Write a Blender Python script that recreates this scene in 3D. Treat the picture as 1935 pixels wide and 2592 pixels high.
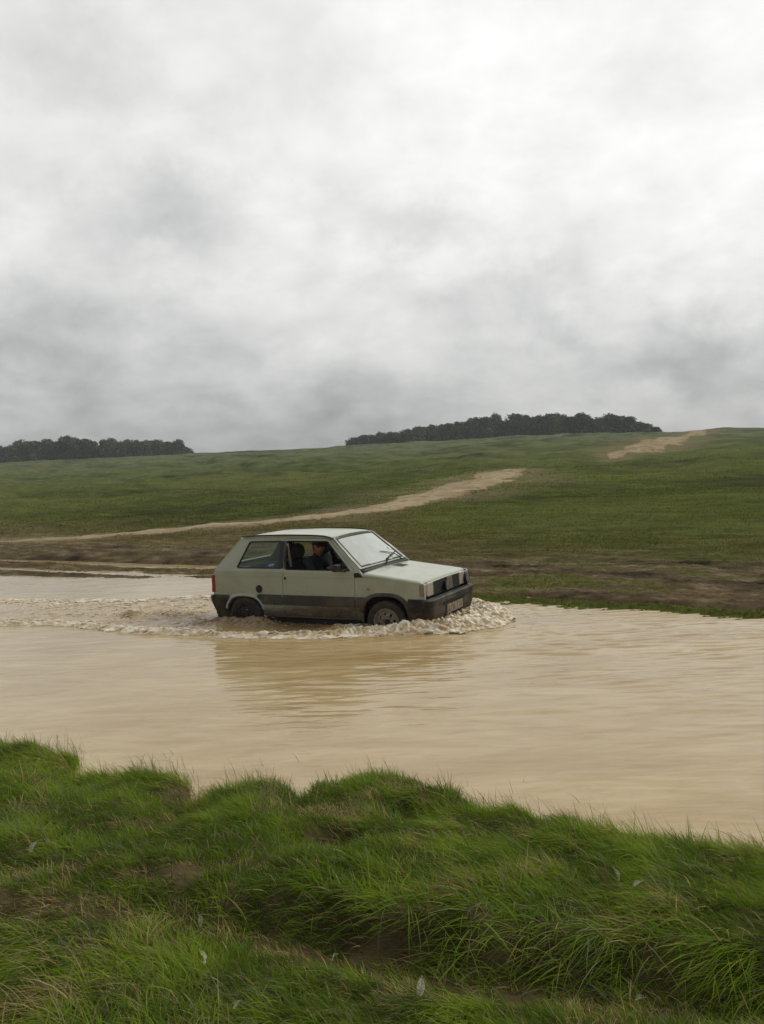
import bpy, bmesh, math
import numpy as np
from mathutils import Vector, Matrix

R = math.radians
scene = bpy.context.scene
for _o in list(bpy.data.objects):
    bpy.data.objects.remove(_o)
COL = scene.collection

# ------------------------------------------------------------------ camera
EYE = 2.09                                     # eye height above the water (water is z = 0)
cam_data = bpy.data.cameras.new('camera')
cam = bpy.data.objects.new('camera', cam_data)
COL.objects.link(cam)
cam_data.sensor_fit = 'VERTICAL'
cam_data.sensor_height = 24.0
cam_data.lens = 24.0 * 2214.43 / 2592.0
cam_data.clip_start = 0.1
cam_data.clip_end = 9000
_p, _r = R(-3.12188), R(-2.66755)
_fw = Vector((0, math.cos(_p), math.sin(_p)))
_rt = Vector((1, 0, 0))
_up = _rt.cross(_fw)
_r2 = _rt * math.cos(_r) + _up * math.sin(_r)
_u2 = _up * math.cos(_r) - _rt * math.sin(_r)
cam.matrix_world = Matrix(((_r2.x, _u2.x, -_fw.x, 0), (_r2.y, _u2.y, -_fw.y, 0),
                           (_r2.z, _u2.z, -_fw.z, EYE), (0, 0, 0, 1)))
scene.camera = cam

# ------------------------------------------------------------------ exposure
scene.view_settings.view_transform = 'Standard'
scene.view_settings.look = 'None'
scene.view_settings.gamma = 1
scene.view_settings.use_curve_mapping = False
scene.view_settings.exposure = 0.26

# ------------------------------------------------------------------ sun behind the cloud
SUN_EL, SUN_AZ = 50.0, 72.0                    # azimuth measured from +Y towards +X
sun_data = bpy.data.lights.new('sun', 'SUN')
sun_data.energy = 1.1
sun_data.angle = R(28)
sun_data.color = (1.0, 0.93, 0.80)
sun = bpy.data.objects.new('sun', sun_data)
COL.objects.link(sun)
_d = Vector((math.sin(R(SUN_AZ)) * math.cos(R(SUN_EL)), math.cos(R(SUN_AZ)) * math.cos(R(SUN_EL)), math.sin(R(SUN_EL))))
sun.rotation_euler = (-_d).to_track_quat('-Z', 'Y').to_euler()


# ------------------------------------------------------------------ node helper
class NT:
    def __init__(s, tree):
        s.t = tree
        tree.nodes.clear()

    def n(s, kind, **kw):
        nd = s.t.nodes.new(kind)
        for k, v in kw.items():
            if k.startswith('i_'):
                key = k[2:]
                sock = nd.inputs[int(key)] if key.isdigit() else nd.inputs[key.replace('_', ' ')]
                if isinstance(v, bpy.types.NodeSocket):
                    s.t.links.new(v, sock)
                else:
                    sock.default_value = v
            else:
                setattr(nd, k, v)
        return nd

    def math(s, op, a, b=0.0, c=None, clamp=False):
        nd = s.n('ShaderNodeMath', operation=op, use_clamp=clamp)
        for i, v in enumerate((a, b) if c is None else (a, b, c)):
            if isinstance(v, bpy.types.NodeSocket):
                s.t.links.new(v, nd.inputs[i])
            else:
                nd.inputs[i].default_value = v
        return nd.outputs[0]

    def vmath(s, op, a, b=(0, 0, 0), out=0):
        nd = s.n('ShaderNodeVectorMath', operation=op)
        for i, v in enumerate((a, b)):
            if isinstance(v, bpy.types.NodeSocket):
                s.t.links.new(v, nd.inputs[i])
            elif op == 'SCALE' and i == 1:
                nd.inputs['Scale'].default_value = v
            else:
                nd.inputs[i].default_value = v
        return nd.outputs[out]

    def mix(s, f, a, b, blend='MIX'):
        nd = s.n('ShaderNodeMix', data_type='RGBA', blend_type=blend)
        for k, v in ((0, f), (6, a), (7, b)):
            if isinstance(v, bpy.types.NodeSocket):
                s.t.links.new(v, nd.inputs[k])
            else:
                if k and len(v) == 3:
                    v = (*v, 1)
                nd.inputs[k].default_value = v
        return nd.outputs[2]

    def ramp(s, f, lo, hi, smooth=True):
        nd = s.n('ShaderNodeMapRange', interpolation_type='SMOOTHSTEP' if smooth else 'LINEAR', clamp=True)
        s.t.links.new(f, nd.inputs[0])
        nd.inputs[1].default_value = lo
        nd.inputs[2].default_value = hi
        return nd.outputs[0]

    def noise(s, vec, scale, detail=3.0, rough=0.55, dist=0.0, mapping=None):
        if mapping:
            mp = s.n('ShaderNodeMapping', i_Vector=vec)
            mp.inputs['Scale'].default_value = mapping
            vec = mp.outputs[0]
        nd = s.n('ShaderNodeTexNoise', i_Vector=vec, i_Scale=scale, i_Detail=detail, i_Roughness=rough, i_Distortion=dist)
        return nd.outputs[0]

    def link(s, a, b):
        s.t.links.new(a, b)


# ------------------------------------------------------------------ world: overcast cloud over a Nishita sky
world = bpy.data.worlds.new('World')
scene.world = world
world.use_nodes = True
w = NT(world.node_tree)
tc = w.n('ShaderNodeTexCoord')
dirv = w.vmath('NORMALIZE', tc.outputs['Generated'])
sky = w.n('ShaderNodeTexSky', sky_type='NISHITA', sun_disc=False, sun_elevation=R(SUN_EL), sun_rotation=R(SUN_AZ))
sep = w.n('ShaderNodeSeparateXYZ', i_Vector=dirv)
zc = w.math('MAXIMUM', w.math('ADD', sep.outputs[2], 0.42), 0.10)
comb = w.n('ShaderNodeCombineXYZ', i_0=w.math('DIVIDE', sep.outputs[0], zc), i_1=w.math('DIVIDE', sep.outputs[1], zc))
cl = comb.outputs[0]
n1 = w.noise(cl, 2.6, 7, 0.55, 0.15)
n2 = w.noise(cl, 7.5, 6, 0.6, 0.2)
wob = w.n('ShaderNodeTexNoise', i_Vector=dirv, i_Scale=7.0, i_Detail=7.0, i_Roughness=0.66)
dd = w.vmath('ADD', dirv, w.vmath('SCALE', w.vmath('SUBTRACT', wob.outputs[1], (0.5, 0.5, 0.5)), 0.20))
# overall brightness: greyer low down and to the left, brightest towards the hidden sun
lum = w.math('ADD', 0.455, w.math('MULTIPLY', w.ramp(sep.outputs[2], 0.02, 0.26), 0.27))
lum = w.math('ADD', lum, w.math('MULTIPLY', w.ramp(sep.outputs[0], -0.35, 0.25), 0.10))


def blob(c, sx, sz, amt):
    """c: direction (az deg, el deg) of one soft patch of cloud, half sizes in degrees"""
    global lum
    az, el = R(c[0]), R(c[1])
    v = (math.sin(az) * math.cos(el), math.cos(az) * math.cos(el), math.sin(el))
    q = w.vmath('MULTIPLY', w.vmath('SUBTRACT', dd, v), (1 / R(sx), 1 / R(sx), 1 / R(sz)))
    ln = w.vmath('LENGTH', q, out=1)
    k = w.math('SUBTRACT', 1.0, w.ramp(ln, 0.0, 1.0))
    lum = w.math('ADD', lum, w.math('MULTIPLY', k, amt * (0.85 if amt < 0 else 0.55)))


for b_ in [
        ((-13.5, 14.5), 9, 4.5, -0.20), ((2.0, 15.0), 7.5, 3.6, -0.19), ((10.5, 9.5), 8, 3.2, -0.18),
        ((-22, 9.0), 9, 5.5, -0.20), ((21, 5.5), 8, 4.0, -0.19), ((-19, 25), 10, 5, -0.12), ((-3, 3), 18, 4, -0.10),
        ((9, 18), 12, 7, 0.16), ((13, 27), 14, 7, 0.13), ((-8, 20), 9, 4, 0.09), ((-2, 9), 8, 3.5, 0.08), ((-15, 2.5), 14, 2.6, -0.05),
        ((19, 10), 7, 2.5, 0.08), ((2, 26), 10, 4, 0.05), ((16, 3.2), 8, 1.6, 0.10)]:
    blob(*b_)
lum = w.math('ADD', lum, w.math('MULTIPLY', w.math('SUBTRACT', n1, 0.5), 0.50))
lum = w.math('ADD', lum, w.math('MULTIPLY', w.math('SUBTRACT', n2, 0.5), 0.30))
# dimming added to the unseen sky behind the camera to darken what faces it
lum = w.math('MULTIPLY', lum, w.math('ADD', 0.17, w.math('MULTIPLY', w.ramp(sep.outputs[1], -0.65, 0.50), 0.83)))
lum = w.math('MAXIMUM', lum, 0.2)
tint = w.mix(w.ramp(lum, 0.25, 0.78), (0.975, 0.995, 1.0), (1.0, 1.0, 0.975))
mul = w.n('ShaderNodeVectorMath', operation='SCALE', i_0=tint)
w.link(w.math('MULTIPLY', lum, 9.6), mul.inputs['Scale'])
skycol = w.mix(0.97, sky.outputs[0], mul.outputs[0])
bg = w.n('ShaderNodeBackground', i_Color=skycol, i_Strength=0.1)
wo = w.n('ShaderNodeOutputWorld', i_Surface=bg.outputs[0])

# ------------------------------------------------------------------ numpy helpers
rng = np.random.default_rng(11)
_perm = rng.permutation(4096)
_ga = rng.uniform(0, 2 * np.pi, 4096)
_gx, _gy = np.cos(_ga), np.sin(_ga)


def pn(x, y, seed=0):
    """gradient noise, about -0.7 .. 0.7"""
    x = np.asarray(x, float); y = np.asarray(y, float)
    xi = np.floor(x).astype(np.int64); yi = np.floor(y).astype(np.int64)
    xf = x - xi; yf = y - yi
    u = xf * xf * xf * (xf * (xf * 6 - 15) + 10); v = yf * yf * yf * (yf * (yf * 6 - 15) + 10)

    def g(ix, iy, dx, dy):
        h = _perm[(_perm[(ix + seed * 131) & 4095] + iy) & 4095]
        return _gx[h] * dx + _gy[h] * dy
    a = g(xi, yi, xf, yf); b = g(xi + 1, yi, xf - 1, yf)
    c = g(xi, yi + 1, xf, yf - 1); d = g(xi + 1, yi + 1, xf - 1, yf - 1)
    return (a + u * (b - a)) * (1 - v) + (c + u * (d - c)) * v


def fbm(x, y, octv=4, seed=0, gain=0.5):
    s = 0; a = 1.0; f = 1.0
    for i in range(octv):
        s = s + a * pn(x * f + 17.3 * i, y * f - 9.1 * i, seed + i)
        a *= gain; f *= 2.03
    return s


def sst(x, a, b):
    t = np.clip((x - a) / (b - a), 0, 1)
    return t * t * (3 - 2 * t)


# ------------------------------------------------------------------ terrain as a function of world x, y
EX, EY = 0.848, -0.530                         # along the lane
NX, NY = 0.530, 0.848                          # across it, away from the camera
_SH = np.array([(-9, 9.6), (-6, 8.6), (-3.36, 7.3), (-2.82, 7.02), (-2.50, 6.84), (-2.34, 6.36), (-2.18, 6.34), (-1.85, 6.40), (-1.60, 6.30), (-1.45, 6.05), (-1.30, 5.82),
                (-0.96, 6.02), (-0.70, 5.86), (-0.64, 5.66), (-0.56, 5.66), (-0.50, 5.84), (-0.01, 5.88), (0.38, 5.62), (0.46, 5.45), (0.72, 5.36), (1.08, 5.08),
                (1.40, 4.86), (1.95, 4.62), (3.0, 4.0), (5, 3.0), (9, 1.0)]) * 0.945
_RT = np.array([(-6, 5.2), (-1.94, 4.14), (-1.42, 3.98), (-0.98, 3.88), (-0.55, 3.78), (-0.23, 3.58), (0.06, 3.45), (0.41, 3.32), (0.75, 3.24),
                (1.07, 3.15), (1.31, 3.08), (3, 2.6), (6, 1.6)])
_FS = np.array([(-60, 12.4), (-17.5, 12.0), (-14, 12.3), (-12, 12.7), (-9.0, 12.3), (-5.7, 11.6), (-3.6, 11.45), (-1.7, 11.3), (10, 11.0)])
_MT = np.array([(-60, 17.8), (-24, 17.6), (-14, 16.3), (-7, 15.1), (-2, 14.9), (10, 14.6)])
_CR = np.array([(-180, 0.020), (-40, 0.020), (-23.4, 0.0201), (-11.6, 0.0215), (-1.9, 0.0218), (5.5, 0.0236), (12.2, 0.0239), (17.6, 0.0208),
                (19.0, 0.0190), (21.4, 0.0216), (23.7, 0.0190), (40, 0.018), (180, 0.02)])
RC = 190.0


def terrain(x, y, fine=True):
    x = np.asarray(x, float); y = np.asarray(y, float)
    r = np.hypot(x, y); az = np.degrees(np.arctan2(x, y))
    s = x * EX + y * EY; d = x * NX + y * NY
    wig = 0.10 * fbm(x * 1.7, y * 1.7, 3, 3)
    # --- near bank
    ysh = np.interp(x, _SH[:, 0], _SH[:, 1])
    tb = ysh - y + wig * 0.6 + 0.11 * fbm(x * 4.6, y * 2.5, 2, 4)    # > 0 on the bank
    yr = np.interp(x, _RT[:, 0], _RT[:, 1])
    tr = y - yr + 0.5 * wig                     # > 0 on the upper side of the rut
    up = 0.06 + 0.09 * sst(tb, 0.1, 1.3) + 0.035 * fbm(x * 1.6, y * 1.6, 3, 5) + 0.05 * fbm(x * 4.0, y * 4.0, 2, 9)
    # tussocks that stand out of the edge
    for cx, cy, rx, ry, h in ((-2.85, 6.75, .42, .22, .17), (-1.85, 6.25, .33, .18, .16), (-1.48, 6.12, .2, .18, .14), (-0.2, 5.55, .4, .25, .12), (0.28, 5.42, .17, .14, .13),
                              (-0.85, 5.8, .22, .13, .07), (-0.05, 4.35, .5, .3, .12), (-0.85, 5.0, .6, .35, .08)):
        h = h * 0.38; cx, cy = cx * .945, cy * .945
        up = up + h * np.exp(-((x - cx) / rx) ** 2 - ((y - cy) / ry) ** 2)
    # a wet hollow in the middle of the bank
    for cx, cy, rx, ry, h in ((-0.28, 4.72, .2, .12, .22), (-1.35, 5.45, .16, .2, .12), (0.15, 5.15, .18, .1, .08)):
        cx, cy = cx * .93, cy * .93
        up = up - h * np.exp(-((x - cx) / rx) ** 2 - ((y - cy) / ry) ** 2)
    rutbot = 0.045 + 0.03 * fbm(x * 3, y * 3, 2, 8)
    lo = 0.12 + 0.07 * fbm(x * 1.8, y * 1.8, 3, 6) + 0.04 * fbm(x * 4.3, y * 4.3, 2, 10)
    rd = 0.12 + 0.88 * sst(x, -1.6, -0.2)       # the rut is deeper on the right
    bank = np.where(tr > 0, rutbot * rd + up * (1 - rd) + (up + 0.05 - rutbot) * rd * sst(tr, 0.0, 0.20),
                    rutbot * rd + up * (1 - rd) + (lo - rutbot) * rd * sst(-tr, 0.10, 0.34))
    bank = np.where(tb > 0, bank * sst(tb, 0.0, 0.30), 0) - 0.02
    under = -0.02 - 0.35 * sst(-tb, 0, 0.8)
    near = np.where(tb > 0, bank, under)
    # --- far side
    dsh = np.interp(s, _FS[:, 0], _FS[:, 1]) + 0.12 * fbm(s * 1.1, d * 1.1, 3, 12)
    tf = d - dsh
    dmt = np.interp(s, _MT[:, 0], _MT[:, 1])
    mud = 0.07 * sst(tf, 0, 0.35) + 0.13 * sst(tf, 0.8, 3.4)
    mud = mud + 0.045 * pn(s * 0.25, d * 2.6, 21) * sst(tf, 0.3, 1.0) + 0.05 * fbm(s * 0.7, d * 2.4, 4, 22) * sst(tf, 0.1, 0.8)
    lf = sst(-s, 11.0, 14.5)
    mud = mud - lf * 0.27 * np.exp(-((d - 14.25 - 0.15 * pn(s * .3, 3, 4)) / 0.42) ** 2)     # left puddle strip
    mud = mud - lf * 0.11 * np.exp(-((d - 12.9) / 0.35) ** 2)
    mud = mud - (1 - lf) * 0.085 * np.exp(-((tf - 0.48) / 0.13) ** 2)                        # right wheel rut
    far_ = np.where(tf > 0, mud, -0.35 * sst(-tf, 0, 0.9))
    # --- hill
    Tc = np.interp(az, _CR[:, 0], _CR[:, 1])
    zc_ = EYE + Tc * RC
    r0 = r * np.clip(dmt / np.maximum(d, 0.01), 0, 1)
    t = np.clip((r - r0) / (RC - r0), 0, None)
    tt = np.minimum(t, 1)
    g = tt - 0.10 * tt ** 6 + 0.10 * tt ** 2 * 0
    g = g / 0.90
    g = np.where(t > 1, 1 - 0.30 * (t - 1), g)
    hill = (zc_ - 0.25) * g
    bump = fbm(x / 9.0, y / 9.0, 4, 31) * 0.65 * sst(r, 24, 60) * (1 - sst(r, 150, 185)) + fbm(x / 2.2, y / 2.2, 3, 33) * 0.05 * sst(r, 16, 30) * (1 - sst(r, 120, 185))
    far_ = np.where(d > dmt, far_ + hill + bump, far_)
    z = np.where(d < 8.5, near, far_)
    if fine:
        rough = np.where(d < 8.5, 0.012, 0.022 * sst(tf, 0.05, 0.5) * (1 - sst(d - dmt, 0.5, 6)))
        z = z + rough * fbm(x * 6, y * 6, 3, 41)
        z = z + np.where((tf > 0) & (d > 8.5), 0.02 * fbm(x * 14, y * 14, 2, 44) * (1 - sst(d - dmt, -0.5, 1.5)), 0)
    return z


# ------------------------------------------------------------------ object helpers
def mesh_np(name, V, F, mat=None, parent=None, smooth=True, color=None, attrs=None, mats=None, midx=None):
    """V (n,3), F (m,k) arrays -> one linked mesh object"""
    V = np.asarray(V, np.float32); F = np.asarray(F, np.int32)
    me = bpy.data.meshes.new(name)
    me.vertices.add(len(V)); me.vertices.foreach_set('co', V.ravel())
    k = F.shape[1]
    me.loops.add(F.size); me.loops.foreach_set('vertex_index', F.ravel())
    me.polygons.add(len(F)); me.polygons.foreach_set('loop_start', np.arange(0, F.size, k, dtype=np.int32))
    me.polygons.foreach_set('loop_total', np.full(len(F), k, np.int32))
    me.polygons.foreach_set('use_smooth', np.full(len(F), smooth, bool))
    if color is not None:
        a = me.attributes.new('tone', 'FLOAT_COLOR', 'POINT')
        c = np.ones((len(V), 4), np.float32); c[:, :3] = color
        a.data.foreach_set('color', c.ravel())
    for an, av in (attrs or {}).items():
        a = me.attributes.new(an, 'FLOAT', 'POINT')
        a.data.foreach_set('value', np.asarray(av, np.float32).ravel())
    me.update(calc_edges=True); me.validate()
    for m in (mats or ([mat] if mat else [])):
        me.materials.append(m)
    if midx is not None:
        me.polygons.foreach_set('material_index', np.asarray(midx, np.int32))
    o = bpy.data.objects.new(name, me)
    COL.objects.link(o)
    if parent:
        o.parent = parent
    return o


def tag(o, label=None, cat=None, group=None, kind=None):
    for k, v in (('label', label), ('category', cat), ('group', group), ('kind', kind)):
        if v:
            o[k] = v
    return o


def empty(name, loc=(0, 0, 0), rz=0.0):
    o = bpy.data.objects.new(name, None)
    o.empty_display_size = 0.2
    COL.objects.link(o); o.location = loc; o.rotation_euler = (0, 0, rz)
    return o


def new_mat(name):
    m = bpy.data.materials.new(name)
    m.use_nodes = True
    return m, NT(m.node_tree)


def finish(t, bsdf, bump=None, disp=None):
    o = t.n('ShaderNodeOutputMaterial')
    t.link(bsdf if isinstance(bsdf, bpy.types.NodeSocket) else bsdf.outputs[0], o.inputs[0])
    return o


def simple(name, col, rough=0.6, metal=0.0, spec=0.5, var=0.0, scale=20.0, bump=0.0, coat=0.0, emis=None):
    m, t = new_mat(name)
    tc = t.n('ShaderNodeTexCoord').outputs['Object']
    b = t.n('ShaderNodeBsdfPrincipled', i_Roughness=rough, i_Metallic=metal)
    b.inputs['Specular IOR Level'].default_value = spec
    b.inputs['Coat Weight'].default_value = coat
    nz = t.noise(tc, scale, 4, 0.6)
    dk = tuple(c * (1 - var) for c in col); lt = tuple(min(1, c * (1 + var)) for c in col)
    t.link(t.mix(t.ramp(nz, 0.3, 0.7), dk, lt), b.inputs['Base Color'])
    if bump:
        bp = t.n('ShaderNodeBump', i_Strength=bump, i_Distance=0.01, i_Height=nz)
        t.link(bp.outputs[0], b.inputs['Normal'])
    finish(t, b)
    return m


# ------------------------------------------------------------------ ground
azd = np.concatenate([np.arange(-180, -36, 4), np.arange(-36, -27, 0.5), np.arange(-27, 27.01, 0.095), np.arange(27.5, 36, 0.5), np.arange(36, 180.1, 4)])
rr = np.concatenate([np.arange(0.2, 2.4, 0.2), np.arange(2.4, 7.2, 0.03), np.arange(7.2, 11.0, 0.12), np.arange(11.0, 20.5, 0.032), np.arange(20.5, 30, 0.07),
                     np.geomspace(30, 200, 190), np.geomspace(205, 4200, 30)])


def polar(azd, rr):
    A, RR = np.meshgrid(np.radians(azd), rr)
    X = (RR * np.sin(A)).ravel(); Y = (RR * np.cos(A)).ravel()
    n, m = len(rr), len(azd)
    i = (np.arange(n - 1)[:, None] * m + np.arange(m - 1)[None]).ravel()
    F = np.stack([i, i + 1, i + m + 1, i + m], 1)
    return X, Y, F


gX, gY, gF = polar(azd, rr)
gZ = terrain(gX, gY)
rad = np.hypot(gX, gY)
gs = gX * EX + gY * EY; gd = gX * NX + gY * NY
dsh = np.interp(gs, _FS[:, 0], _FS[:, 1]) + 0.12 * fbm(gs * 1.1, gd * 1.1, 3, 12)
dmt = np.interp(gs, _MT[:, 0], _MT[:, 1])
tfar = gd - dsh

_TRK = [np.array(p) for p in (
    [(-14.0, 27.6, 0.8), (-8.4, 27.1, 1.0), (-5.6, 27.1, 1.2), (-3.9, 27.5, 1.4), (-1.9, 27.9, 1.7), (-0.4, 28.9, 2.1), (1.2, 30.9, 2.3), (2.6, 34.5, 3.2), (4.4, 38.9, 3.8),
     (5.9, 43.2, 2.4), (8.5, 48.2, 1.6)],
    [(14.5, 55.0, .9), (15.7, 58.5, 1.5), (20.4, 68.6, 3.9), (27.4, 84.7, 4.6), (37.0, 108, 4.2), (44.1, 121.4, 3.4), (51, 140, 3.0), (60, 166, 3), (70, 195, 3)])]


def seg_dist(px, py, P):
    """distance to a polyline P (n,2+) and the arc parameter of the nearest point"""
    best = np.full(px.shape, 1e9); par = np.zeros(px.shape); wid = np.zeros(px.shape)
    L = 0.0
    for a, b in zip(P[:-1], P[1:]):
        vx, vy = b[0] - a[0], b[1] - a[1]; l2 = vx * vx + vy * vy
        t = np.clip(((px - a[0]) * vx + (py - a[1]) * vy) / l2, 0, 1)
        d = np.hypot(px - a[0] - t * vx, py - a[1] - t * vy)
        k = d < best
        best = np.where(k, d, best); par = np.where(k, L + t * math.sqrt(l2), par)
        if P.shape[1] > 2:
            wid = np.where(k, a[2] + t * (b[2] - a[2]), wid)
        L += math.sqrt(l2)
    return best, par, wid


C_ = lambda *a: np.array(a)[None, :]
n_a = fbm(gX / 3.0, gY / 3.0, 4, 51)[:, None]
n_b = fbm(gs * 0.45, gd * 1.7, 4, 53)[:, None]
n_c = fbm(gs * 1.7, gd * 5.5, 3, 55)[:, None]
n_l = fbm(gX / 14.0, gY / 9.0, 4, 57)[:, None]
farness = sst(rad, 30, 130)[:, None]  # distance haze put into the grass colour: greyer and bluer further off
G1, G2 = C_(0.074, 0.092, 0.016), C_(0.104, 0.126, 0.062)
grassc = G1 * (1 - farness) + G2 * farness
grassc = grassc * (1 + 0.55 * n_a + 0.55 * n_l + 0.5 * n_b)
k_ = sst(n_l + 0.5 * n_a, 0.05, 0.45)
grassc = grassc * (1 - 0.3 * k_) + C_(0.105, 0.095, 0.04) * 0.3 * k_
mudc = C_(0.100, 0.071, 0.033) * (1 + 0.9 * n_b + 0.9 * n_c)
wet = sst(n_c + 0.6 * n_b, 0.25, 0.5)
# how muddy
onleft = sst(-gs[:, None], 6, 12)
mm = sst(tfar[:, None] + 0.5 * onleft, 0.25, 0.5) * (1 - sst(gd[:, None] - dmt[:, None] - 0.3, -1.2, 1.2))
onleft = sst(-gs[:, None], 6, 12)
edgegrass = (1 - onleft) * (1 - sst(tfar[:, None], 0.30, 0.45))
mm = np.clip(mm * 1.15 - edgegrass - 0.75 * sst(n_b + 0.6 * n_a, 0.05, 0.35) * (1 - 0.6 * onleft), 0, 1)
fade = 0.55 * (1 - sst(gd[:, None] - dmt[:, None], 0.5, 5.5)) * sst(n_b + 0.3, 0, 0.5)
mm = np.maximum(mm, fade * (gd[:, None] > dmt[:, None] - 0.5))
mm = np.where(gd[:, None] < 8.5, 0.0, mm)
colg = grassc * (1 - mm) + mudc * mm
# thin dry sward between mud and hillside
dryk = 0.5 * sst(gd[:, None] - dmt[:, None], -0.6, 0.4) * (1 - sst(gd[:, None] - dmt[:, None], 1.0, 7.0)) * (0.2 + 0.8 * onleft)
colg = colg * (1 - dryk) + C_(0.125, 0.095, 0.040) * (1 + 0.5 * n_c) * dryk
# trodden brown sward on the near side of the track, behind the car and to the left
_ty = np.interp(gX, [-60, -45, -8.4, -3.9, -0.4, 1.2, 3.0], [31, 29.5, 27.1, 27.5, 28.9, 30.5, 33])
kk = (0.85 * sst(_ty - gY + 0.8 * n_a[:, 0], -0.3, 0.8) * (1 - sst(gX, -2.0, 3.0)) * (gd > dmt - 0.6) * (0.65 + 0.7 * n_b[:, 0]))[:, None]
kk = np.clip(kk, 0, 1)
colg = colg * (1 - kk) + C_(0.120, 0.088, 0.036) * (1 + 0.6 * n_c + 0.4 * n_b) * kk
dd_, par_, _w = seg_dist(gX, gY, np.array([(-60, 31), (-45, 29.5), (-20, 28.6), (-8.4, 27.2), (-6.1, 27.2), (-3.9, 27.5)]))
k = (0.7 * (1 - sst(dd_ + 0.5 * n_a[:, 0], 0.15, 0.9)))[:, None]
colg = colg * (1 - k) + C_(0.25, 0.19, 0.11) * k
for P in _TRK:
    dd_, par_, wd_ = seg_dist(gX, gY, P)
    k = (0.5 * (1 - sst(dd_ / np.maximum(wd_, 0.5) + 0.45 * n_a[:, 0], 0.4, 1.5)))[:, None]
    colg = colg * (1 - k) + C_(0.23, 0.18, 0.105) * k
# faint worn line on the far left and scuffs on the hill
for P, wdt, kk in ((np.array([(-46, 80), (-40.5, 95), (-43, 112)]), 1.6, 0.55), (np.array([(-60, 46), (-30, 44), (-10, 47), (2, 56)]), 0.8, 0.30), (np.array([(6, 60), (9.5, 66), (12, 76)]), 1.1, 0.35),
                   (np.array([(-12, 70), (0, 78), (12, 92)]), 1.0, 0.25), (np.array([(12, 20), (20, 24), (40, 26)]), .8, .3)):
    dd_, par_, _w = seg_dist(gX, gY, P)
    k = (kk * (1 - sst(dd_ / wdt + 0.6 * n_a[:, 0], 0.2, 1.0)))[:, None]
    colg = colg * (1 - k) + C_(0.17, 0.13, 0.065) * k
# near bank soil
soil = C_(0.085, 0.066, 0.032) * (1 + 0.6 * fbm(gX * 5, gY * 5, 3, 61)[:, None])
colg = np.where(gd[:, None] < 8.5, soil, colg)
# bed of the flood
colg = np.where(((gZ < -0.03) & (rad < 40))[:, None], C_(0.14, 0.095, 0.055), colg)
glossy = np.where(gd < 8.5, 0.15, np.clip(mm[:, 0], 0, 1) * (0.35 + 0.65 * wet[:, 0]))

mg, t = new_mat('ground_surface')
at = t.n('ShaderNodeAttribute', attribute_name='tone')
gl = t.n('ShaderNodeAttribute', attribute_name='gloss')
geo = t.n('ShaderNodeTexCoord').outputs['Object']
f1 = t.noise(geo, 9.0, 5, 0.7, 0.0, (0.7, 1.5, 1.0))
f2 = t.noise(geo, 1.3, 4, 0.6, 0.0, (0.6, 1.6, 1.0))
fac = t.math('ADD', t.math('MULTIPLY', t.math('SUBTRACT', f1, 0.5), 1.3), t.math('MULTIPLY', t.math('SUBTRACT', f2, 0.5), 0.9))
fac = t.math('ADD', fac, 1.0)
sc_ = t.n('ShaderNodeVectorMath', operation='SCALE', i_0=at.outputs['Color'])
t.link(fac, sc_.inputs['Scale'])
b = t.n('ShaderNodeBsdfPrincipled')
t.link(sc_.outputs[0], b.inputs['Base Color'])
t.link(t.math('SUBTRACT', 0.92, t.math('MULTIPLY', gl.outputs['Fac'], 0.45)), b.inputs['Roughness'])
t.link(t.math('ADD', 0.04, t.math('MULTIPLY', gl.outputs['Fac'], 0.10)), b.inputs['Specular IOR Level'])
bp = t.n('ShaderNodeBump', i_Strength=0.7, i_Distance=0.03, i_Height=t.noise(geo, 14.0, 5, 0.7))
t.link(bp.outputs[0], b.inputs['Normal'])
finish(t, b)
ground = mesh_np('ground', np.stack([gX, gY, gZ], 1), gF, mg, color=np.clip(colg, 0.004, 0.9), attrs={'gloss': glossy})
tag(ground, kind='structure')

# ------------------------------------------------------------------ chalk track
mp_, t = new_mat('chalk_track')
geo = t.n('ShaderNodeTexCoord').outputs['Object']
c = t.mix(t.ramp(t.noise(geo, 0.8, 5, 0.65), 0.35, 0.65), (0.29, 0.22, 0.125), (0.40, 0.33, 0.215))
c = t.mix(t.ramp(t.noise(geo, 3.0, 4, 0.6), 0.52, 0.68), c, (0.17, 0.14, 0.075))
ea = t.n('ShaderNodeAttribute', attribute_name='verge').outputs['Fac']
c = t.mix(t.ramp(t.math('ADD', ea, t.math('MULTIPLY', t.math('SUBTRACT', t.noise(geo, 1.6, 5, 0.7), 0.5), 1.6)), 0.72, 1.15), c, (0.105, 0.102, 0.032))
b = t.n('ShaderNodeBsdfPrincipled', i_Roughness=0.95)
b.inputs['Specular IOR Level'].default_value = 0.05
t.link(c, b.inputs['Base Color'])
finish(t, b)
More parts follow.
